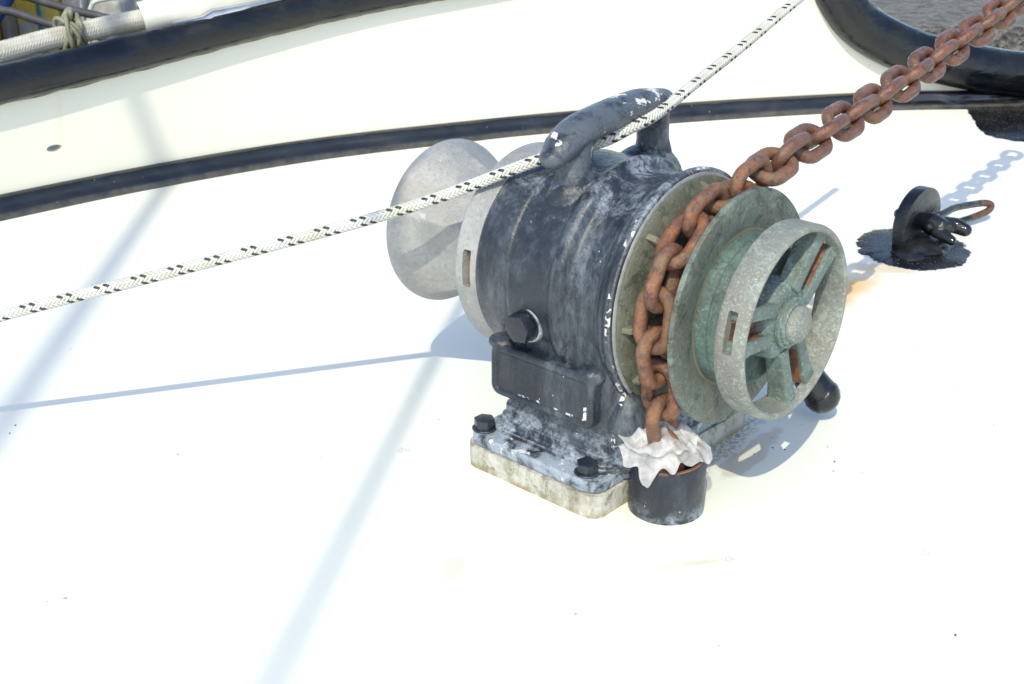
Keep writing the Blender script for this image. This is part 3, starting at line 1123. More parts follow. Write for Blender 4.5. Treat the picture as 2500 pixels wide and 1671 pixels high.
mesh_obj('outer_flange', *lathe_data([(-0.0607, 0.0), (-0.0607, 0.1060), (-0.0595, 0.1079), (-0.0570, 0.1081), (-0.0552, 0.1070), (-0.0546, 0.1040), (-0.0558, 0.0900), (-0.0580, 0.0780),
                                      (-0.0590, 0.0735), (-0.0592, 0.0715), (-0.0592, 0.0)], 112), M['gypsy'], gy, True, 40)
mesh_obj('clutch_cone', *lathe_data([(-0.0591, 0.0), (-0.0591, 0.0700), (-0.0550, 0.0705), (-0.0480, 0.0690), (-0.0465, 0.0700), (-0.0445, 0.0698), (-0.0425, 0.0670), (-0.0350, 0.0640), (-0.0335, 0.0600), (-0.0335, 0.0)], 96),
         M['cone'], wl, True, 40)

# handwheel: rim with three bar slots, three double spokes, hub and nut
hw = empty('handwheel', lc(0, 0, AXZ))
hw.parent = wl
RIMP = [(-0.0285, 0.0800), (-0.0285, 0.0850), (-0.0275, 0.0866), (-0.0245, 0.0876), (-0.0040, 0.0876), (-0.0010, 0.0866), (0.0005, 0.0848), (0.0005, 0.0830), (-0.0010, 0.0812),
        (-0.0050, 0.0800), (-0.0160, 0.0785), (-0.0245, 0.0790), (-0.0285, 0.0800)]


def wheel_lathe(prof, seg=120):
    vs_, fs = lathe_data(prof, seg, None, 0, 0.0)
    return [(x - S0, y, z) for x, y, z in vs_], fs


vs_, fs = wheel_lathe(RIMP)
fs = fs[:-2]
bm = bm_from((vs_, fs))
slots = []
ANG = (10, 130, 250)
for adeg in ANG:
    b = box_bm(-0.0190, -0.0100, -0.110, -0.060, -0.0185, 0.0185, 0.002, 2)
    b.transform(Matrix.Rotation(-R(adeg), 4, 'X'))
    me = bpy.data.meshes.new('cut')
    b.to_mesh(me)
    b.free()
    co = bpy.data.objects.new('cut', me)
    COL.objects.link(co)
    slots.append(co)
rim_me = baked(bm, [('BOOLEAN', dict(operation='DIFFERENCE', object=c, solver='EXACT')) for c in slots])
for c in slots:
    bpy.data.objects.remove(c)
finish('rim', rim_me, M['wheel'], hw, True, 32)


def spoke_mesh():
    """an open-fronted socket: two side bars joined by a back web, running out from hub to rim"""
    bm = bmesh.new()
    for sgn in (-1, 1):
        vs_, fs = [], []
        # bar section swells towards rim
        for (y, w0, w1, x0, x1) in ((0.024, 0.0060, 0.0190, -0.0250, -0.0075), (0.040, 0.0076, 0.0200, -0.0250, -0.0066), (0.060, 0.0084, 0.0212, -0.0250, -0.0058), (0.074, 0.0086, 0.0236, -0.0255, -0.0050), (0.0805, 0.0086, 0.0300, -0.0265, -0.0042)):
            for (x, w) in ((x0, w0), (x0, w1), (x1, w1), (x1, w0)):
                vs_.append((x, -y, sgn * w))
        for i in range(4):
            for k in range(4):
                l = (k + 1) % 4
                fs.append((4 * i + k, 4 * i + l, 4 * i + 4 + l, 4 * i + 4 + k))
        fs += [(0, 1, 2, 3), (19, 18, 17, 16)]
        b = bm_from((vs_, fs))
        bevel(b, 0.0022, 3, 40)
        me = bpy.data.meshes.new('t')
        b.to_mesh(me)
        b.free()
        bm.from_mesh(me)
        bpy.data.meshes.remove(me)
    me = bpy.data.meshes.new('socket_spoke')
    bmesh.ops.recalc_face_normals(bm, faces=bm.faces[:])
    bm.to_mesh(me)
    bm.free()
    me.polygons.foreach_set('use_smooth', [True] * len(me.polygons))
    me.set_sharp_from_angle(angle=R(50))
    me.materials.append(M['spoke'])
    return me


sp_me = spoke_mesh()
web = box_bm(-0.0252, -0.0205, -0.0795, -0.024, -0.0100, 0.0100, 0.001, 1)
web_me = bpy.data.meshes.new('rusty_web')
web.to_mesh(web_me)
web.free()
web_me.materials.append(M['rust'])
lin = bmesh.new()
for sgn in (-1, 1):
    b = box_bm(-0.0204, -0.0092, -0.0790, -0.036, 0.0074 if sgn > 0 else -0.0092, 0.0092 if sgn > 0 else -0.0074)
    me = bpy.data.meshes.new('t')
    b.to_mesh(me)
    b.free()
    lin.from_mesh(me)
    bpy.data.meshes.remove(me)
lin_me = bpy.data.meshes.new('rust_lining')
lin.to_mesh(lin_me)
lin.free()
lin_me.materials.append(M['rust'])
for adeg in ANG:
    so = bpy.data.objects.new('socket_spoke', sp_me)
    COL.objects.link(so)
    so.parent = hw
    so.rotation_euler = (-R(adeg), 0, 0)
    for nm, me in (('rusty_web', web_me), ('rust_lining', lin_me)):
        o = bpy.data.objects.new(nm, me)
        COL.objects.link(o)
        o.parent = hw
        o.rotation_euler = (-R(adeg), 0, 0)

def lathe_local(name, prof, mat, seg=64, sharp=40):
    vs_, fs = wheel_lathe(prof, seg)
    return mesh_obj(name, vs_, fs, mat, hw, True, sharp)


lathe_local('hub', [(-0.0340, 0.0), (-0.0340, 0.0370), (-0.0200, 0.0360), (-0.0140, 0.0345), (-0.0110, 0.0315), (-0.0096, 0.0265), (-0.0094, 0.0)], M['spoke'])
lathe_local('hub_collar', [(-0.0095, 0.0), (-0.0095, 0.0225), (-0.0075, 0.0232), (-0.0055, 0.0232), (-0.0045, 0.0220), (-0.0043, 0.0206), (-0.0025, 0.0204), (-0.0012, 0.0190), (-0.0010, 0.0)], M['spoke'])
lathe_local('hub_nut', [(-0.0011, 0.0), (-0.0011, 0.0172), (0.0018, 0.0170), (0.0048, 0.0152), (0.0068, 0.0115), (0.0077, 0.0060), (0.0079, 0.0)], M['wheel'])

# brake lever behind the wheel, its grip hanging near the deck
lev = empty('brake_lever', lc(-0.075, -0.16, 0.03))
lev.parent = wl
off = -lc(-0.075, -0.16, 0.03)
arm = [lc(-0.14, -0.085, 0.125), lc(-0.12, -0.125, 0.100), lc(-0.100, -0.160, 0.078), lc(-0.085, -0.178, 0.056)]
o = mesh_obj('lever_arm', *tube_data(catmull(arm, 8), 0.007, 12), M['bolt'], lev)
o.location = off
grip = [lc(-0.090, -0.176, 0.062), lc(-0.079, -0.180, 0.048), lc(-0.068, -0.184, 0.034), lc(-0.064, -0.1855, 0.029)]
o = mesh_obj('lever_grip', *rounded_tube(catmull(grip, 6), np.linspace(0.0150, 0.0195, 19), 24), M['gloss'], lev)
o.location = off

# ------------------------------------------------------------------ chain
D_W, PITCH, OUT_W = 0.0128, 0.0366, 0.0412
NAV = [(-0.084, 0.060, 0.000), (-0.084, 0.063, 0.035), (-0.083, 0.070, 0.070), (-0.0825, 0.0800, 0.108)]
for adeg in (-32, -20, -8, 6, 20, 35, 50, 65, 80, 92):
    NAV.append((-0.0825, 0.0945 * math.cos(R(adeg)), AXZ + 0.0945 * math.sin(R(adeg))))
NAV += [(-0.085, -0.080, 0.2925), (-0.090, -0.152, 0.2985), (-0.093, -0.216, 0.305), (-0.100, -0.299, 0.3095), (-0.110, -0.415, 0.322),
        (-0.118, -0.540, 0.336), (-0.124, -0.638, 0.349), (-0.130, -0.738, 0.362), (-0.140, -0.90, 0.385), (-0.15, -1.05, 0.405)]
cp = catmull([tuple(loc(*q)) for q in NAV], 10)
cp, ct = resample(cp, PITCH / 24)


def link_mesh(name, mat):
    rc_ = (OUT_W - D_W) / 2
    hs = (PITCH + D_W) / 2 - rc_
    path = []
    for k in range(5):
        path.append((-hs + 2 * hs * k / 5, -rc_, 0))
    for k in range(10):
        a = -PI / 2 + PI * k / 10
        path.append((hs + rc_ * math.cos(a), rc_ * math.sin(a), 0))
    for k in range(5):
        path.append((hs - 2 * hs * k / 5, rc_, 0))
    for k in range(10):
        a = PI / 2 + PI * k / 10
        path.append((-hs + rc_ * math.cos(a), rc_ * math.sin(a), 0))
    P = np.array(path)
    T = np.roll(P, -1, 0) - np.roll(P, 1, 0)
    T /= np.linalg.norm(T, axis=1)[:, None]
    vs_, fs = [], []
    seg = 12
    for i in range(len(P)):
        n = np.cross(T[i], [0, 0, 1.0])
        for k in range(seg):
            a = 2 * PI * k / seg
            r = D_W / 2 * (1 + 0.035 * mnoise.noise(Vector((P[i][0] * 90, P[i][1] * 90, a))))
            vs_.append(P[i] + r * (math.cos(a) * n + math.sin(a) * np.array([0, 0, 1.0])))
    for i in range(len(P)):
        j = (i + 1) % len(P)
        for k in range(seg):
            l = (k + 1) % seg
            fs.append((i * seg + k, i * seg + l, j * seg + l, j * seg + k))
    me = bpy.data.meshes.new(name)
    me.from_pydata([tuple(v) for v in vs_], [], fs)
    me.polygons.foreach_set('use_smooth', [True] * len(me.polygons))
    me.materials.append(mat)
    return me


link_a, link_b = link_mesh('chain_link', M['rust_chain']), link_mesh('chain_link', M['rust_wet'])
chain = empty('anchor_chain', loc(-0.084, 0.060, 0.0))
tag(chain, 'rusty brown anchor chain running from the deck pipe over the windlass towards the bow', 'chain')
T_, _, _ = frames(cp)
un = np.array(U)
step = 24
i_top = int(np.argmin(np.linalg.norm(cp - np.array(loc(-0.087, -0.03, 0.284)), axis=1)))
nl = len(cp) // step
for k in range(nl):
    i = k * step + step // 2
    if i + step // 2 >= len(cp):
        break
    p = cp[i]
    t = cp[min(len(cp) - 1, i + 11)] - cp[max(0, i - 11)]
    t /= np.linalg.norm(t)
    side = un - t * (un @ t)
    side /= np.linalg.norm(side)
    up = np.cross(side, t)
    if up @ np.array([0, 0, 1.0]) < 0 and i > i_top:
        up = -up
    past = max(0.0, (i - i_top) / step)
    tw = R(-44) * min(1.0, past / 4.0)
    tw += 0.10 * math.sin(k * 2.1) + (PI / 2 if k % 2 else 0)
    n_vec = side * math.cos(tw) + up * math.sin(tw)
    y_vec = np.cross(n_vec, t)
    o = bpy.data.objects.new('chain_link', link_b if i > i_top + 2 * step else link_a)
    COL.objects.link(o)
    o.parent = chain
    m = Matrix((t, y_vec, n_vec)).transposed().to_4x4()
    m.translation = Vector(p) - chain.location
    o.matrix_local = m

# ------------------------------------------------------------------ chain pipe with plastic stuffed in its mouth
pc = loc(-0.083, 0.062, 0)
pipe = empty('chain_pipe', pc)
tag(pipe, 'short black painted steel pipe standing on the deck, swallowing the chain', 'pipe')
PR = 0.0350
seg = 64
vs_, fs = [], []
top_z = 0.0545
prof = [(PR, -0.01), (PR * 1.004, 0.012), (PR, 0.03), (PR * 0.998, top_z - 0.002), (PR - 0.0012, top_z), (PR - 0.0040, top_z), (PR - 0.0050, top_z - 0.0015), (PR - 0.0050, -0.005)]
for (r, z) in prof:
    for k in range(seg):
        a = 2 * PI * k / seg
        vs_.append((r * math.cos(a), r * math.sin(a), z + (0.0035 * math.sin(a * 1 + 0.6) if z > 0.04 else 0)))
for i in range(len(prof) - 1):
    for k in range(seg):
        l = (k + 1) % seg
        fs.append((i * seg + k, i * seg + l, (i + 1) * seg + l, (i + 1) * seg + k))
mesh_obj('tube', vs_, fs, M['pipe'], pipe, True, 40)
vs_, fs = [], []
for (r, z) in ((PR - 0.0009, top_z + 0.0002), (PR - 0.0018, top_z + 0.0010), (PR - 0.0042, top_z + 0.0008), (PR - 0.0049, top_z - 0.0010), (PR - 0.0051, top_z - 0.012)):
    for k in range(seg):
        a = 2 * PI * k / seg
        vs_.append((r * math.cos(a), r * math.sin(a), z + 0.0035 * math.sin(a + 0.6)))
for i in range(4):
    for k in range(seg):
        l = (k + 1) % seg
        fs.append((i * seg + k, i * seg + l, (i + 1) * seg + l, (i + 1) * seg + k))
mesh_obj('rusty_lip', vs_, fs, M['rust'], pipe, True, 40)

# crumpled plastic film
bag_parent = tag(empty('plastic_bag', pc + Vector((0, 0, 0.05))), 'crumpled clear white plastic bag stuffed into the mouth of the black pipe', 'bag')


def bag_part(name, nr, na, fn, parent):
    vs_, fs = [], []
    for i in range(nr):
        for k in range(na):
            vs_.append(fn(i / (nr - 1), 2 * PI * k / na))
    for i in range(nr - 1):
        for k in range(na):
            l = (k + 1) % na
            fs.append((i * na + k, i * na + l, (i + 1) * na + l, (i + 1) * na + k))
    return mesh_obj(name, vs_, fs, M['plastic'], parent, True, 22)


def ridged(p, sc, seedv):
    q = Vector(p) * sc + Vector(seedv)
    return 1 - abs(mnoise.noise(q)) * 2


def film(t, a, seed=0.0):
    # hangs out over the rim at the near side, tucked in at the far side
    rs = lambda sc, z: mnoise.noise(Vector((math.cos(a) * sc, math.sin(a) * sc, z + seed)))
    e = math.cos(a - R(172))
    reach = 0.0355 + 0.017 * max(0, e) ** 4 + 0.003 * rs(4, 3.3) + 0.002 * rs(11, 1.3)
    spike = math.exp(-((a - R(238)) / 0.22) ** 2) + 0.45 * math.exp(-((a - R(212)) / 0.16) ** 2) + 0.30 * math.exp(-((a - R(266)) / 0.10) ** 2)
    r = t * (reach + 0.007 * min(1, spike * 1.5))
    x, y = r * math.cos(a), r * math.sin(a)
    z = 0.0110 + 0.019 * (1 - t) ** 1.3 + 0.007 * max(0, math.cos(a - R(200))) * t
    if t > 0.72:
        u = (t - 0.72) / 0.28
        z -= u ** 1.25 * (0.003 + 0.024 * spike * (1 + 0.35 * rs(16, 2)) + 0.002 * abs(rs(9, 9)))
        x += math.cos(a) * 0.0015 * u
        y += math.sin(a) * 0.0015 * u
    p = Vector((x, y, z))
    c = mnoise.cell_vector(p * 95 + Vector((seed, 3, 1)))
    c2 = mnoise.noise_vector(p * 70 + Vector((seed, 8, 2)))
    am = 0.0024 + 0.0014 * min(1, t * 1.5)
    x += c2.x * 0.0030
    y += c2.y * 0.0030
    z += 0.0060 * (ridged(p, 38, (2 + seed, 5, 3)) - 0.45) * min(1, 2.2 * (1.05 - t)) + am * 1.5 * (ridged(p, 62, (1 + seed, 2, 3)) - 0.3) + am * c2.z * 0.9 + 0.0006 * (c.z - 0.5)
    return (x, y, z + 0.001)


f1 = bag_part('film', 26, 110, film, bag_parent)
f2 = bag_part('film_fold', 14, 60, lambda t, a: tuple(Vector(film(t * 0.80, a, 5.0)) + Vector((-0.006, -0.004, 0.006 + 0.003 * math.sin(3 * a)))), bag_parent)
for f_ in (f1, f2):
    me = f_.data
    rq = random.Random(5)
    me.set_sharp_from_angle(angle=R(48))
    ms = f_.modifiers.new('soft', 'SUBSURF')
    ms.levels = 1
    ms.render_levels = 1

# ------------------------------------------------------------------ braided ropes


def braid(P, rad, pitch, n, parent, names, dark=(), blue=(), bul=0.20, seg=6, step=0.0016, mats=('rope', 'tracer', 'tracer_blue')):
    """two opposing sets of n strands woven over and under each other"""
    P, t = resample(np.asarray(P, float), step)
    T, N, B = frames(P)
    sets = {0: ([], []), 1: ([], []), 2: ([], [])}
    w = 2 * PI * rad / n * 0.5 * 0.98
    for fam in (1, -1):
        for i in range(n):
            key = 0
            if fam == -1 and i in dark:
                key = 1
            if fam == -1 and i in blue:
                key = 2
            th = fam * 2 * PI * t / pitch + 2 * PI * i / n
            other = i + fam * 2 * t * n / pitch
            o_r = fam * np.cos(PI / 2 * (other + i) - PI / 4)
            r = rad * (0.90 + bul * 0.55 * o_r)
            c = P + r[:, None] * (np.cos(th)[:, None] * N + np.sin(th)[:, None] * B)
            rdir = np.cos(th)[:, None] * N + np.sin(th)[:, None] * B
            tg = np.gradient(c, axis=0)
            tg /= np.linalg.norm(tg, axis=1)[:, None]
            sd_ = np.cross(tg, rdir)
            vs_, fs = sets[key]
            base = len(vs_)
            kk = w * 0.74
            for a in range(seg):
                an = 2 * PI * a / seg
                q = c + sd_ * (kk * math.cos(an)) + rdir * (kk * 0.62 * math.sin(an))
                if a == 0:
                    Q = np.zeros((len(c), seg, 3))
                Q[:, a] = q
            vs_.extend(map(tuple, Q.reshape(-1, 3)))
            for j in range(len(c) - 1):
                for a in range(seg):
                    b = (a + 1) % seg
                    fs.append((base + j * seg + a, base + j * seg + b, base + (j + 1) * seg + b, base + (j + 1) * seg + a))
    for key, nm in enumerate(names):
        if sets[key][0]:
            o = mesh_obj(nm, *sets[key], M[mats[key]], parent)
            o.location = -Vector(parent.location)
    core = mesh_obj('core', *tube_data(P[::4], rad * 0.86, 12), M[mats[0]], parent)
    core.location = -Vector(parent.location)


rope = empty('braided_rope', loc(-0.613, 0.411, 0.15))
tag(rope, 'taut white braided rope with black flecks passing under the cleat of the windlass', 'rope')
RP = [(-0.80, 0.625, 0.082), (-0.613, 0.411, 0.150), (-0.506, 0.285, 0.187), (-0.397, 0.158, 0.226), (-0.338, 0.099, 0.251), (-0.268, 0.053, 0.287), (-0.250, 0.034, 0.2955), (-0.235, 0.021, 0.3025),
      (-0.212, 0.005, 0.3105), (-0.201, -0.020, 0.3200), (-0.198, -0.056, 0.3270), (-0.212, -0.144, 0.342), (-0.226, -0.243, 0.360), (-0.240, -0.367, 0.389), (-0.262, -0.60, 0.445)]
braid(catmull([tuple(loc(*q)) for q in RP], 10), 0.0051, 0.0358, 8, rope, ('white_strands', 'black_strands'), dark=(0, 2))

# ------------------------------------------------------------------ eye plate with shackle on the foredeck
ep_c = Vector((0.578, 1.722, 0))
ep = empty('deck_eye_plate', ep_c, -PSI)          # local y runs along the boat, x across
tag(ep, 'rounded black eye plate in a patch of wet black paint on the deck', 'eye plate')
prof2 = []
for k in range(25):
    a = PI * k / 24
    prof2.append((0.058 * math.cos(a), 0.040 + 0.047 * math.sin(a)))
prof2 = [(0.050, -0.003)] + prof2 + [(-0.050, -0.003)]
n2 = len(prof2)
vs_ = [(x_, y_, z_) for x_ in (-0.009, 0.009) for (y_, z_) in prof2]
fs = [tuple(range(n2)), tuple(range(2 * n2 - 1, n2 - 1, -1))] + [(i, n2 + i, n2 + (i + 1) % n2, (i + 1) % n2) for i in range(n2)]
bm = bm_from((vs_, fs))
bevel(bm, 0.002, 2, 40)
bm_obj('plate', bm, M['gloss'], ep, True, 35)
# ragged paint patch
vs_, fs = [], []
npch = 260
for ring_, (k0, zz) in enumerate(((1.0, 0.0008), (0.93, 0.0022), (0.55, 0.0030))):
    for k in range(npch):
        a = 2 * PI * k / npch
        rx, ry = 0.074, 0.092
        r0 = 1 + 0.10 * math.cos(2 * a + 0.6) + 0.10 * mnoise.noise(Vector((math.cos(a) * 3, math.sin(a) * 3, 0))) + (0.05 * mnoise.noise(Vector((math.cos(a) * 13, math.sin(a) * 13, 4))) + 0.035 * mnoise.noise(Vector((math.cos(a) * 37, math.sin(a) * 37, 4)))) * (1 if ring_ == 0 else 0)
        vs_.append((rx * r0 * k0 * math.cos(a) + 0.004, ry * r0 * k0 * math.sin(a) - 0.012, zz))
for i in range(2):
    for k in range(npch):
        l = (k + 1) % npch
        fs.append((i * npch + k, i * npch + l, (i + 1) * npch + l, (i + 1) * npch + k))
vs_.append((0.004, -0.012, 0.0032))
for k in range(npch):
    fs.append((2 * npch + k, 2 * npch + (k + 1) % npch, 3 * npch))
mesh_obj('paint_patch', vs_, fs, M['patch'], ep, True)
# weld lump at the foot
bb = bmesh.new()
bmesh.ops.create_icosphere(bb, subdivisions=4, radius=1)
for v in bb.verts:
    v.co = Vector((v.co.x * 0.040 + 0.014, v.co.y * 0.064, max(-0.002, v.co.z * 0.017))) * (1 + 0.22 * mnoise.noise(v.co * 3.0))
bm_obj('weld', bb, M['gloss'], ep, True, 60)

# shackle through the plate: U bar, pin and its eye
sh = empty('shackle', ep_c + Vector((0.055, 0.055, 0.035)))
tag(sh, 'black painted shackle with rusty bow hanging from the deck eye plate', 'shackle')
sh_off = -Vector(sh.location)


def epl(x, y, z):
    c, s = math.cos(-PSI), math.sin(-PSI)
    return ep_c + Vector((c * x - s * y, s * x + c * y, z))


bow = [Vector(q) for q in ((0.585, 1.690, 0.038), (0.604, 1.722, 0.041), (0.624, 1.745, 0.042), (0.650, 1.773, 0.041), (0.691, 1.809, 0.035), (0.716, 1.832, 0.029), (0.7265, 1.838, 0.0235), (0.719, 1.829, 0.0175), (0.689, 1.808, 0.0140), (0.656, 1.780, 0.016), (0.627, 1.745, 0.024))]
bwp = catmull([tuple(q) for q in bow], 8)
wet = int(len(bwp) * 0.42)
for nm, a, b, mt in (('painted_leg', 0, wet + 1, 'gloss'), ('rusty_bow', wet, 66, 'rust_dark'), ('painted_end', 65, len(bwp), 'gloss')):
    o = mesh_obj(nm, *tube_data(bwp[a:b], 0.0052, 14), M[mt], sh)
    o.location = sh_off
lumps = [rounded_tube(np.array([tuple(epl(-0.032, 0.012, 0.038)), tuple(epl(0.0, 0.012, 0.038)), tuple(epl(0.046, 0.008, 0.036))]), 0.0085, 16),
         rounded_tube(np.array([tuple(epl(0.010, 0.008, 0.037)), tuple(epl(0.022, 0.006, 0.036)), tuple(epl(0.034, 0.004, 0.035))]), [0.013, 0.0165, 0.014], 16),
         rounded_tube(np.array([tuple(epl(0.032, -0.002, 0.030)), tuple(epl(0.046, -0.006, 0.027)), tuple(epl(0.058, -0.009, 0.024))]), [0.010, 0.0085, 0.0070], 14),
         rounded_tube(np.array([tuple(epl(0.030, 0.014, 0.037)), tuple(epl(0.048, 0.022, 0.036)), tuple(epl(0.062, 0.024, 0.032))]), [0.011, 0.0115, 0.0095], 14)]
pin_me = baked(bm_from(*lumps), [('REMESH', dict(mode='VOXEL', voxel_size=0.0012)), ('SMOOTH', dict(factor=0.5, iterations=3))])
o = finish('pin', pin_me, M['gloss'], sh, True)
o.location = sh_off

# ------------------------------------------------------------------ black bow fitting at the right
bf_ = empty('bow_fitting', (0.98, 2.42, 0))
tag(bf_, 'black painted bow fitting where rail and deck meet, dirt on its foot', 'fitting')
vs_, fs = [], []
out = [(0.925, 2.555), (0.915, 2.49), (0.903, 2.424), (0.895, 2.355), (0.915, 2.312), (0.950, 2.286), (0.99, 2.270), (1.10, 2.25), (1.5, 2.22), (1.6, 2.55), (1.25, 2.575), (1.05, 2.57)]
op = catmull([(a, b, 0) for a, b in out + out[:1]], 8)[:-1]
for i, p in enumerate(op):
    f = 0.006 * mnoise.noise(Vector((p[0] * 60, p[1] * 60, 0)))
    vs_.append((p[0] + f - 0.98, p[1] + f - 2.42, 0.001))
for i, p in enumerate(op):
    c = np.array([1.2, 2.42, 0])
    q = c + (p - c) * 0.96
    vs_.append((q[0] - 0.98, q[1] - 2.42, 0.004))
n3 = len(op)
fs = [(i, (i + 1) % n3, n3 + (i + 1) % n3, n3 + i) for i in range(n3)] + [tuple(range(n3, 2 * n3))]
mesh_obj('painted_foot', vs_, fs, M['patch'], bf_, True, 40)
ck = box_bm(-0.032, 0.10, -0.055, 0.12, -0.002, 0.055, 0.012, 3)
bmesh.ops.subdivide_edges(ck, edges=ck.edges[:], cuts=3, use_grid_fill=True)
for v in ck.verts:
    v.co += v.co.normalized() * 0.006 * mnoise.noise(v.co * 45) + Vector((0, 0, 0.25 * max(0, v.co.y) if v.co.z > 0.02 else 0))
o = bm_obj('cheek', ck, M['gloss'], bf_, True, 60)
o.location = (0.035, -0.06, 0)
o.rotation_euler = (0, 0, R(-24))

# ------------------------------------------------------------------ mooring rope, its hose, lashing and fairlead on the rail
def rail_pt(x, out=0.0, dz=0.0):
    nn = wall_n(x)
    z = np.interp(x, rail3[:, 0], rail3[:, 2])
    return np.array([x, on_edge(x), z]) - nn * out + np.array([0, 0, dz])


mr = empty('mooring_rope', tuple(rail_pt(-0.72, 0.06, 0.05)))
tag(mr, 'thick white mooring rope lying along the outside of the black rail', 'rope')
MP = [(-1.25, 1.52, 0.150), (-1.0, 1.75, 0.192), (-0.812, 1.918, 0.229), (-0.781, 1.944, 0.233), (-0.729, 1.990, 0.242), (-0.696, 2.018, 0.246), (-0.645, 2.057, 0.253), (-0.596, 2.087, 0.259), (-0.531, 2.114, 0.272), (-0.470, 2.138, 0.287)]
braid(catmull(MP, 10), 0.0165, 0.075, 16, mr, ('strands',), bul=0.07, step=0.003, mats=('mooring',))
ho = empty('hose_sleeve', tuple(rail_pt(-0.57, 0.055, 0.05)))
tag(ho, 'white hose sleeve over the mooring rope where it enters the fairlead', 'hose')
HP = catmull([(-0.600, 2.085, 0.2590), (-0.565, 2.101, 0.266), (-0.531, 2.114, 0.2735), (-0.470, 2.138, 0.288), (-0.36, 2.18, 0.314)], 8)
T2, N2, B2 = frames(HP)
vs_, fs = [], []
for ri, (r, order) in enumerate(((0.0275, 1), (0.0225, -1))):
    for i in range(len(HP)):
        for k in range(28):
            a = 2 * PI * k / 28
            vs_.append(HP[i] + r * (math.cos(a) * N2[i] + math.sin(a) * B2[i]))
nh = len(HP)
for ri in (0, 1):
    o = ri * nh * 28
    for i in range(nh - 1):
        for k in range(28):
            l = (k + 1) % 28
            q = (o + i * 28 + k, o + i * 28 + l, o + (i + 1) * 28 + l, o + (i + 1) * 28 + k)
            fs.append(q if ri == 0 else q[::-1])
for k in range(28):
    l = (k + 1) % 28
    fs.append((k, nh * 28 + k, nh * 28 + l, l))
o = mesh_obj('tube', vs_, fs, M['hose'], ho, True, 40)
o.location = -Vector(ho.location)

# lashing knot of thin cord round the mooring rope
kc = np.array([-0.694, 2.019, 0.2465])
kn = empty('cord_lashing', tuple(kc))
tag(kn, 'mossy grey cord knotted round the white mooring rope', 'lashing')
ktan = np.array([0.084, 0.067, 0.011])
ktan /= np.linalg.norm(ktan)
kn1 = np.cross(ktan, [0, 0, 1.0])
kn1 /= np.linalg.norm(kn1)
kn2 = np.cross(kn1, ktan)
for j in range(6):
    loop = []
    rj = random.Random(j)
    for k in range(40):
        a = 2 * PI * k / 40
        r = 0.0200 + 0.0030 * (j % 3) * 0.6 + (0.0030 * math.sin(3 * a + j * 1.7)) + 0.006 * max(0, math.sin(a + 0.5)) * (1 if j in (1, 2) else 0.3)
        off_ = (j - 2.5) * 0.0042 + 0.010 * math.sin(a * 1.0 + j * 2.3)
        loop.append(kn1 * r * math.cos(a) + kn2 * r * math.sin(a) + ktan * off_)
    mesh_obj('cord_turn', *tube_data(loop, 0.0036, 10, False, True), M['cord'], kn)
for j in range(2):
    pts_ = [kn2 * 0.022 + ktan * (-0.010 + 0.012 * j), kn2 * 0.034 + ktan * (-0.002 + 0.006 * j) + kn1 * 0.004, kn2 * 0.036 + ktan * 0.008 - kn1 * 0.006, kn2 * 0.026 + ktan * (0.014 - 0.004 * j) - kn1 * 0.012, kn2 * 0.012 + ktan * 0.016 - kn1 * 0.020, -kn2 * 0.006 + ktan * (0.012 + 0.006 * j) - kn1 * 0.021]
    mesh_obj('cord_end', *rounded_tube(catmull(pts_, 8), 0.0048, 10), M['cord'], kn)

# fairlead
fr = empty('fairlead', tuple(rail_pt(-0.40, 0, 0.025)))
tag(fr, 'polished steel fairlead on the black rail at the end of the white hose', 'fairlead')
fb = np.array([rail_pt(x, 0.000, 0.0225 + (0.006 if -0.50 < x < -0.2 else 0)) for x in np.linspace(-0.545, -0.16, 30)])
fw = np.interp(np.linspace(0, 1, 30), [0, 0.06, 0.25, 0.8, 1], [0.006, 0.014, 0.020, 0.020, 0.008])
Tf, Nf, Bf = frames(fb)
vs_, fs = [], []
for i in range(30):
    for k in range(16):
        a = 2 * PI * k / 16
        vs_.append(fb[i] + Nf[i] * fw[i] * math.cos(a) + np.array([0, 0, 0.0085]) * math.sin(a))
for i in range(29):
    for k in range(16):
        l = (k + 1) % 16
        fs.append((i * 16 + k, i * 16 + l, (i + 1) * 16 + l, (i + 1) * 16 + k))
fs += [tuple(range(16))[::-1], tuple(29 * 16 + k for k in range(16))]
o = mesh_obj('foot', vs_, fs, M['steel'], fr, True, 50)
o.location = -Vector(fr.location)
for side in (-1, 1):
    hp = [rail_pt(-0.36, 0.014 * side, 0.03), rail_pt(-0.345, 0.016 * side, 0.052), rail_pt(-0.31, 0.014 * side, 0.075), rail_pt(-0.27, 0.010 * side, 0.080)]
    o = mesh_obj('horn', *rounded_tube(catmull(hp, 8), 0.009, 14), M['steel'], fr)
    o.location = -Vector(fr.location)

# ------------------------------------------------------------------ quayside behind the bulwark
qw = empty('quay_wall', (-1.5, quay_y(-1.5) - 0.02, -1.2))
tag(qw, 'lichened quay wall of upright weathered boards behind the mooring ropes', 'wall')


def board(x0, x1, z1, dy, mat, nm='board'):
    y = quay_y((x0 + x1) / 2) - 0.02 + dy
    b = box_bm(x0, x1, y - 0.07, y, -1.25, z1, 0.008, 2)
    for v in b.verts:
        v.co.x += 0.006 * mnoise.noise(v.co * 3)
    o = bm_obj(nm, b, mat, qw, True, 35)
    o.location = -Vector(qw.location)


x = -2.10
rb = random.Random(3)
while x < 0.55:
    w = rb.uniform(0.040, 0.062)
    lich = x < -1.19
    board(x, x + w, 0.16 if x < -1.13 else 0.0, rb.uniform(-0.02, 0.01), M['lichen'] if lich else M['board'])
    x += w + rb.uniform(0.005, 0.012)

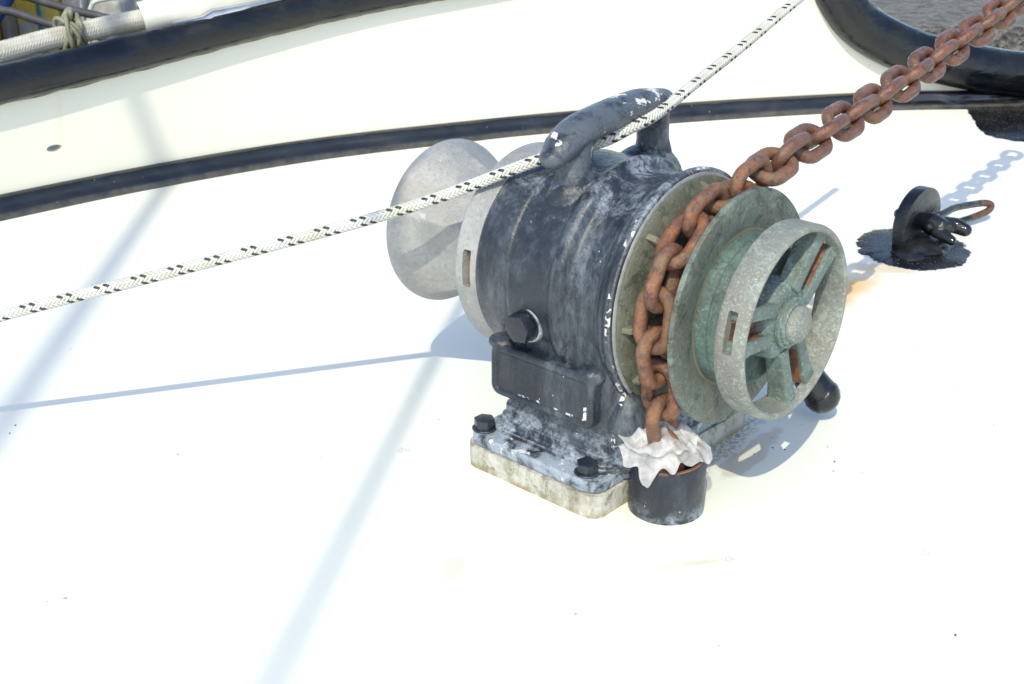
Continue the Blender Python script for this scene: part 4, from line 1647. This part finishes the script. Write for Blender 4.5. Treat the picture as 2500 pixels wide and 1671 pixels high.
cb = empty('concrete_block', (-1.085, 3.44, 0.0))
tag(cb, 'pale concrete block on the quay edge behind the grey ropes', 'block')
b = box_bm(-0.062, 0.06, -0.05, 0.09, -0.6, 0.088, 0.014, 3)
for v in b.verts:
    v.co += Vector((1, 1, 1)) * 0.006 * mnoise.noise(v.co * 9)
bm_obj('body', b, M['concrete'], cb, True, 40)
b = box_bm(-0.084, -0.0622, -0.055, 0.092, -0.6, 0.095, 0.006, 2)
bm_obj('edge_strip', b, M['tyre'], cb, True, 40)

br = empty('iron_bracket', (-1.0, 3.30, 0))
tag(br, 'bent white painted iron bar standing in front of the concrete block', 'bracket')
bp = [(-1.105, 3.28, -0.6), (-1.099, 3.28, -0.074), (-1.089, 3.28, -0.018), (-1.080, 3.28, 0.038), (-1.072, 3.28, 0.076), (-1.058, 3.28, 0.097), (-1.031, 3.285, 0.104), (-0.985, 3.30, 0.108), (-0.93, 3.33, 0.112)]
o = mesh_obj('bar', *rounded_tube(catmull(bp, 8), 0.0062, 12), M['white_iron'], br)
o.location = -Vector(br.location)

tr = empty('teal_rope', (-1.26, 3.2, 0))
tag(tr, 'thin teal rope hanging down the lichened quay wall', 'rope')
tp = [(-1.20, 3.27, 0.25), (-1.191, 3.25, 0.118), (-1.191, 3.25, 0.088), (-1.188, 3.25, 0.043), (-1.187, 3.25, -0.001), (-1.187, 3.25, -0.045), (-1.19, 3.25, -0.9)]
o = mesh_obj('strand', *tube_data(catmull(tp, 8), 0.0052, 10), M['teal'], tr)
o.location = -Vector(tr.location)

# dark rubber fender hanging on the quay
fe = empty('rubber_fender', (-0.74, 3.12, 0.0))
tag(fe, 'dark rubber fender hanging behind the rail, below the concrete block', 'fender')
lp = [(-0.965, 3.17, -0.55), (-0.962, 3.17, -0.05), (-0.945, 3.17, 0.030), (-0.90, 3.165, 0.058), (-0.80, 3.16, 0.062), (-0.66, 3.15, 0.04), (-0.52, 3.14, -0.02), (-0.46, 3.14, -0.5)]
o = mesh_obj('body', *rounded_tube(catmull(lp, 8), 0.045, 20), M['tyre'], fe)
o.location = -Vector(fe.location)

# two grey mooring warps sagging across to the quay
for pts_, lab in (
        ([(-1.45, 2.87, 0.32), (-1.104, 2.85, 0.189), (-1.068, 2.85, 0.178), (-1.022, 2.85, 0.163), (-0.966, 2.85, 0.147), (-0.910, 2.85, 0.134), (-0.845, 2.85, 0.115), (-0.751, 2.85, 0.090), (-0.50, 2.83, 0.04)], 'upper of two grey braided ropes sagging behind the white mooring rope'),
        ([(-1.45, 2.77, 0.30), (-1.125, 2.75, 0.178), (-1.063, 2.75, 0.160), (-1.010, 2.75, 0.142), (-0.965, 2.75, 0.129), (-0.911, 2.75, 0.114), (-0.856, 2.75, 0.103), (-0.782, 2.75, 0.094), (-0.708, 2.75, 0.087), (-0.45, 2.73, 0.07)], 'lower of two grey braided ropes sagging behind the white mooring rope')):
    g = empty('grey_rope', pts_[1])
    tag(g, lab, 'rope', 'grey ropes to the quay')
    braid(catmull(pts_, 10), 0.0085, 0.04, 8, g, ('strands',), bul=0.12, step=0.004, mats=('grey_rope',))

# navy cloth corner at far left
nb = empty('navy_cover', (-1.62, 3.08, 0))
tag(nb, 'navy blue cover hanging at the far left above the lichened boards', 'cover')
vs_, fs = [], []
for i in range(13):
    for k in range(13):
        x_ = -2.1 + 0.925 * i / 12
        t_ = k / 12
        z_ = 0.42 - t_ * (0.27 + 1.15 * (1 - i / 12))
        for yy in (0,):
            vs_.append((x_ + 1.62, 0.012 * math.sin(x_ * 30) + 0.02 * t_, z_))
for i in range(12):
    for k in range(12):
        fs.append((i * 13 + k, (i + 1) * 13 + k, (i + 1) * 13 + k + 1, i * 13 + k + 1))
o = mesh_obj('cloth', vs_, fs, M['navy'], nb, True)
m = o.modifiers.new('thick', 'SOLIDIFY')
m.thickness = 0.008

# ------------------------------------------------------------------ rigging overhead, out of the picture; it throws the soft shadows
def stay(name, A, B, ta, tb, r, lab):
    A, B = Vector(A), Vector(B)
    P0, P1 = A + SUN * ta, B + SUN * tb
    d = (P1 - P0).normalized()
    a, b = P0 - d * 1.2, P1 + d * 1.0
    e = empty(name, tuple(a))
    tag(e, lab, 'rigging', 'rigging overhead')
    o = mesh_obj('wire', *rounded_tube(np.array([tuple(a), tuple((a + b) / 2), tuple(b)]), r, 16), M['spar'], e)
    o.location = -Vector(a)


stay('furled_stay', (-0.571, 1.982, 0), (-0.531, 1.163, 0), 3.4, 5.0, 0.0165, 'thick furled stay overhead, casting the wide soft shadow at the left')
stay('wire_stay', (-0.088, 1.349, 0), (-0.179, 0.756, 0), 2.6, 3.9, 0.0075, 'thin wire stay overhead, casting the narrow soft shadow across the drum')

# ------------------------------------------------------------------ crumbs of dirt on deck
rd = random.Random(11)
vs_, fs = [], []
spots = [(rd.uniform(-0.9, 0.9), rd.uniform(0.75, 2.3)) for _ in range(48)]
spots += [(0.262 + rd.gauss(0, 0.05), 1.10 + rd.gauss(0, 0.03)) for _ in range(12)] + [(0.60 + rd.gauss(0, 0.09), 1.75 + rd.gauss(0, 0.09)) for _ in range(22)]
for (x_, y_) in spots:
    r = rd.uniform(0.0004, 0.0013)
    b0 = len(vs_)
    a0 = rd.uniform(0, PI)
    el = rd.uniform(1, 2.4)
    for k in range(5):
        a = 2 * PI * k / 5
        px, py = r * el * math.cos(a), r * math.sin(a) * rd.uniform(0.6, 1.2)
        vs_.append((x_ + px * math.cos(a0) - py * math.sin(a0), y_ + px * math.sin(a0) + py * math.cos(a0), 0.0003))
    vs_.append((x_, y_, r * 0.9))
    for k in range(5):
        fs.append((b0 + k, b0 + (k + 1) % 5, b0 + 5))
cr = kind(mesh_obj('deck_crumbs', vs_, fs, M['dirt'], None, False), 'stuff')
cr['label'] = 'small crumbs of dry dirt scattered over the white deck'
cr['category'] = 'dirt'
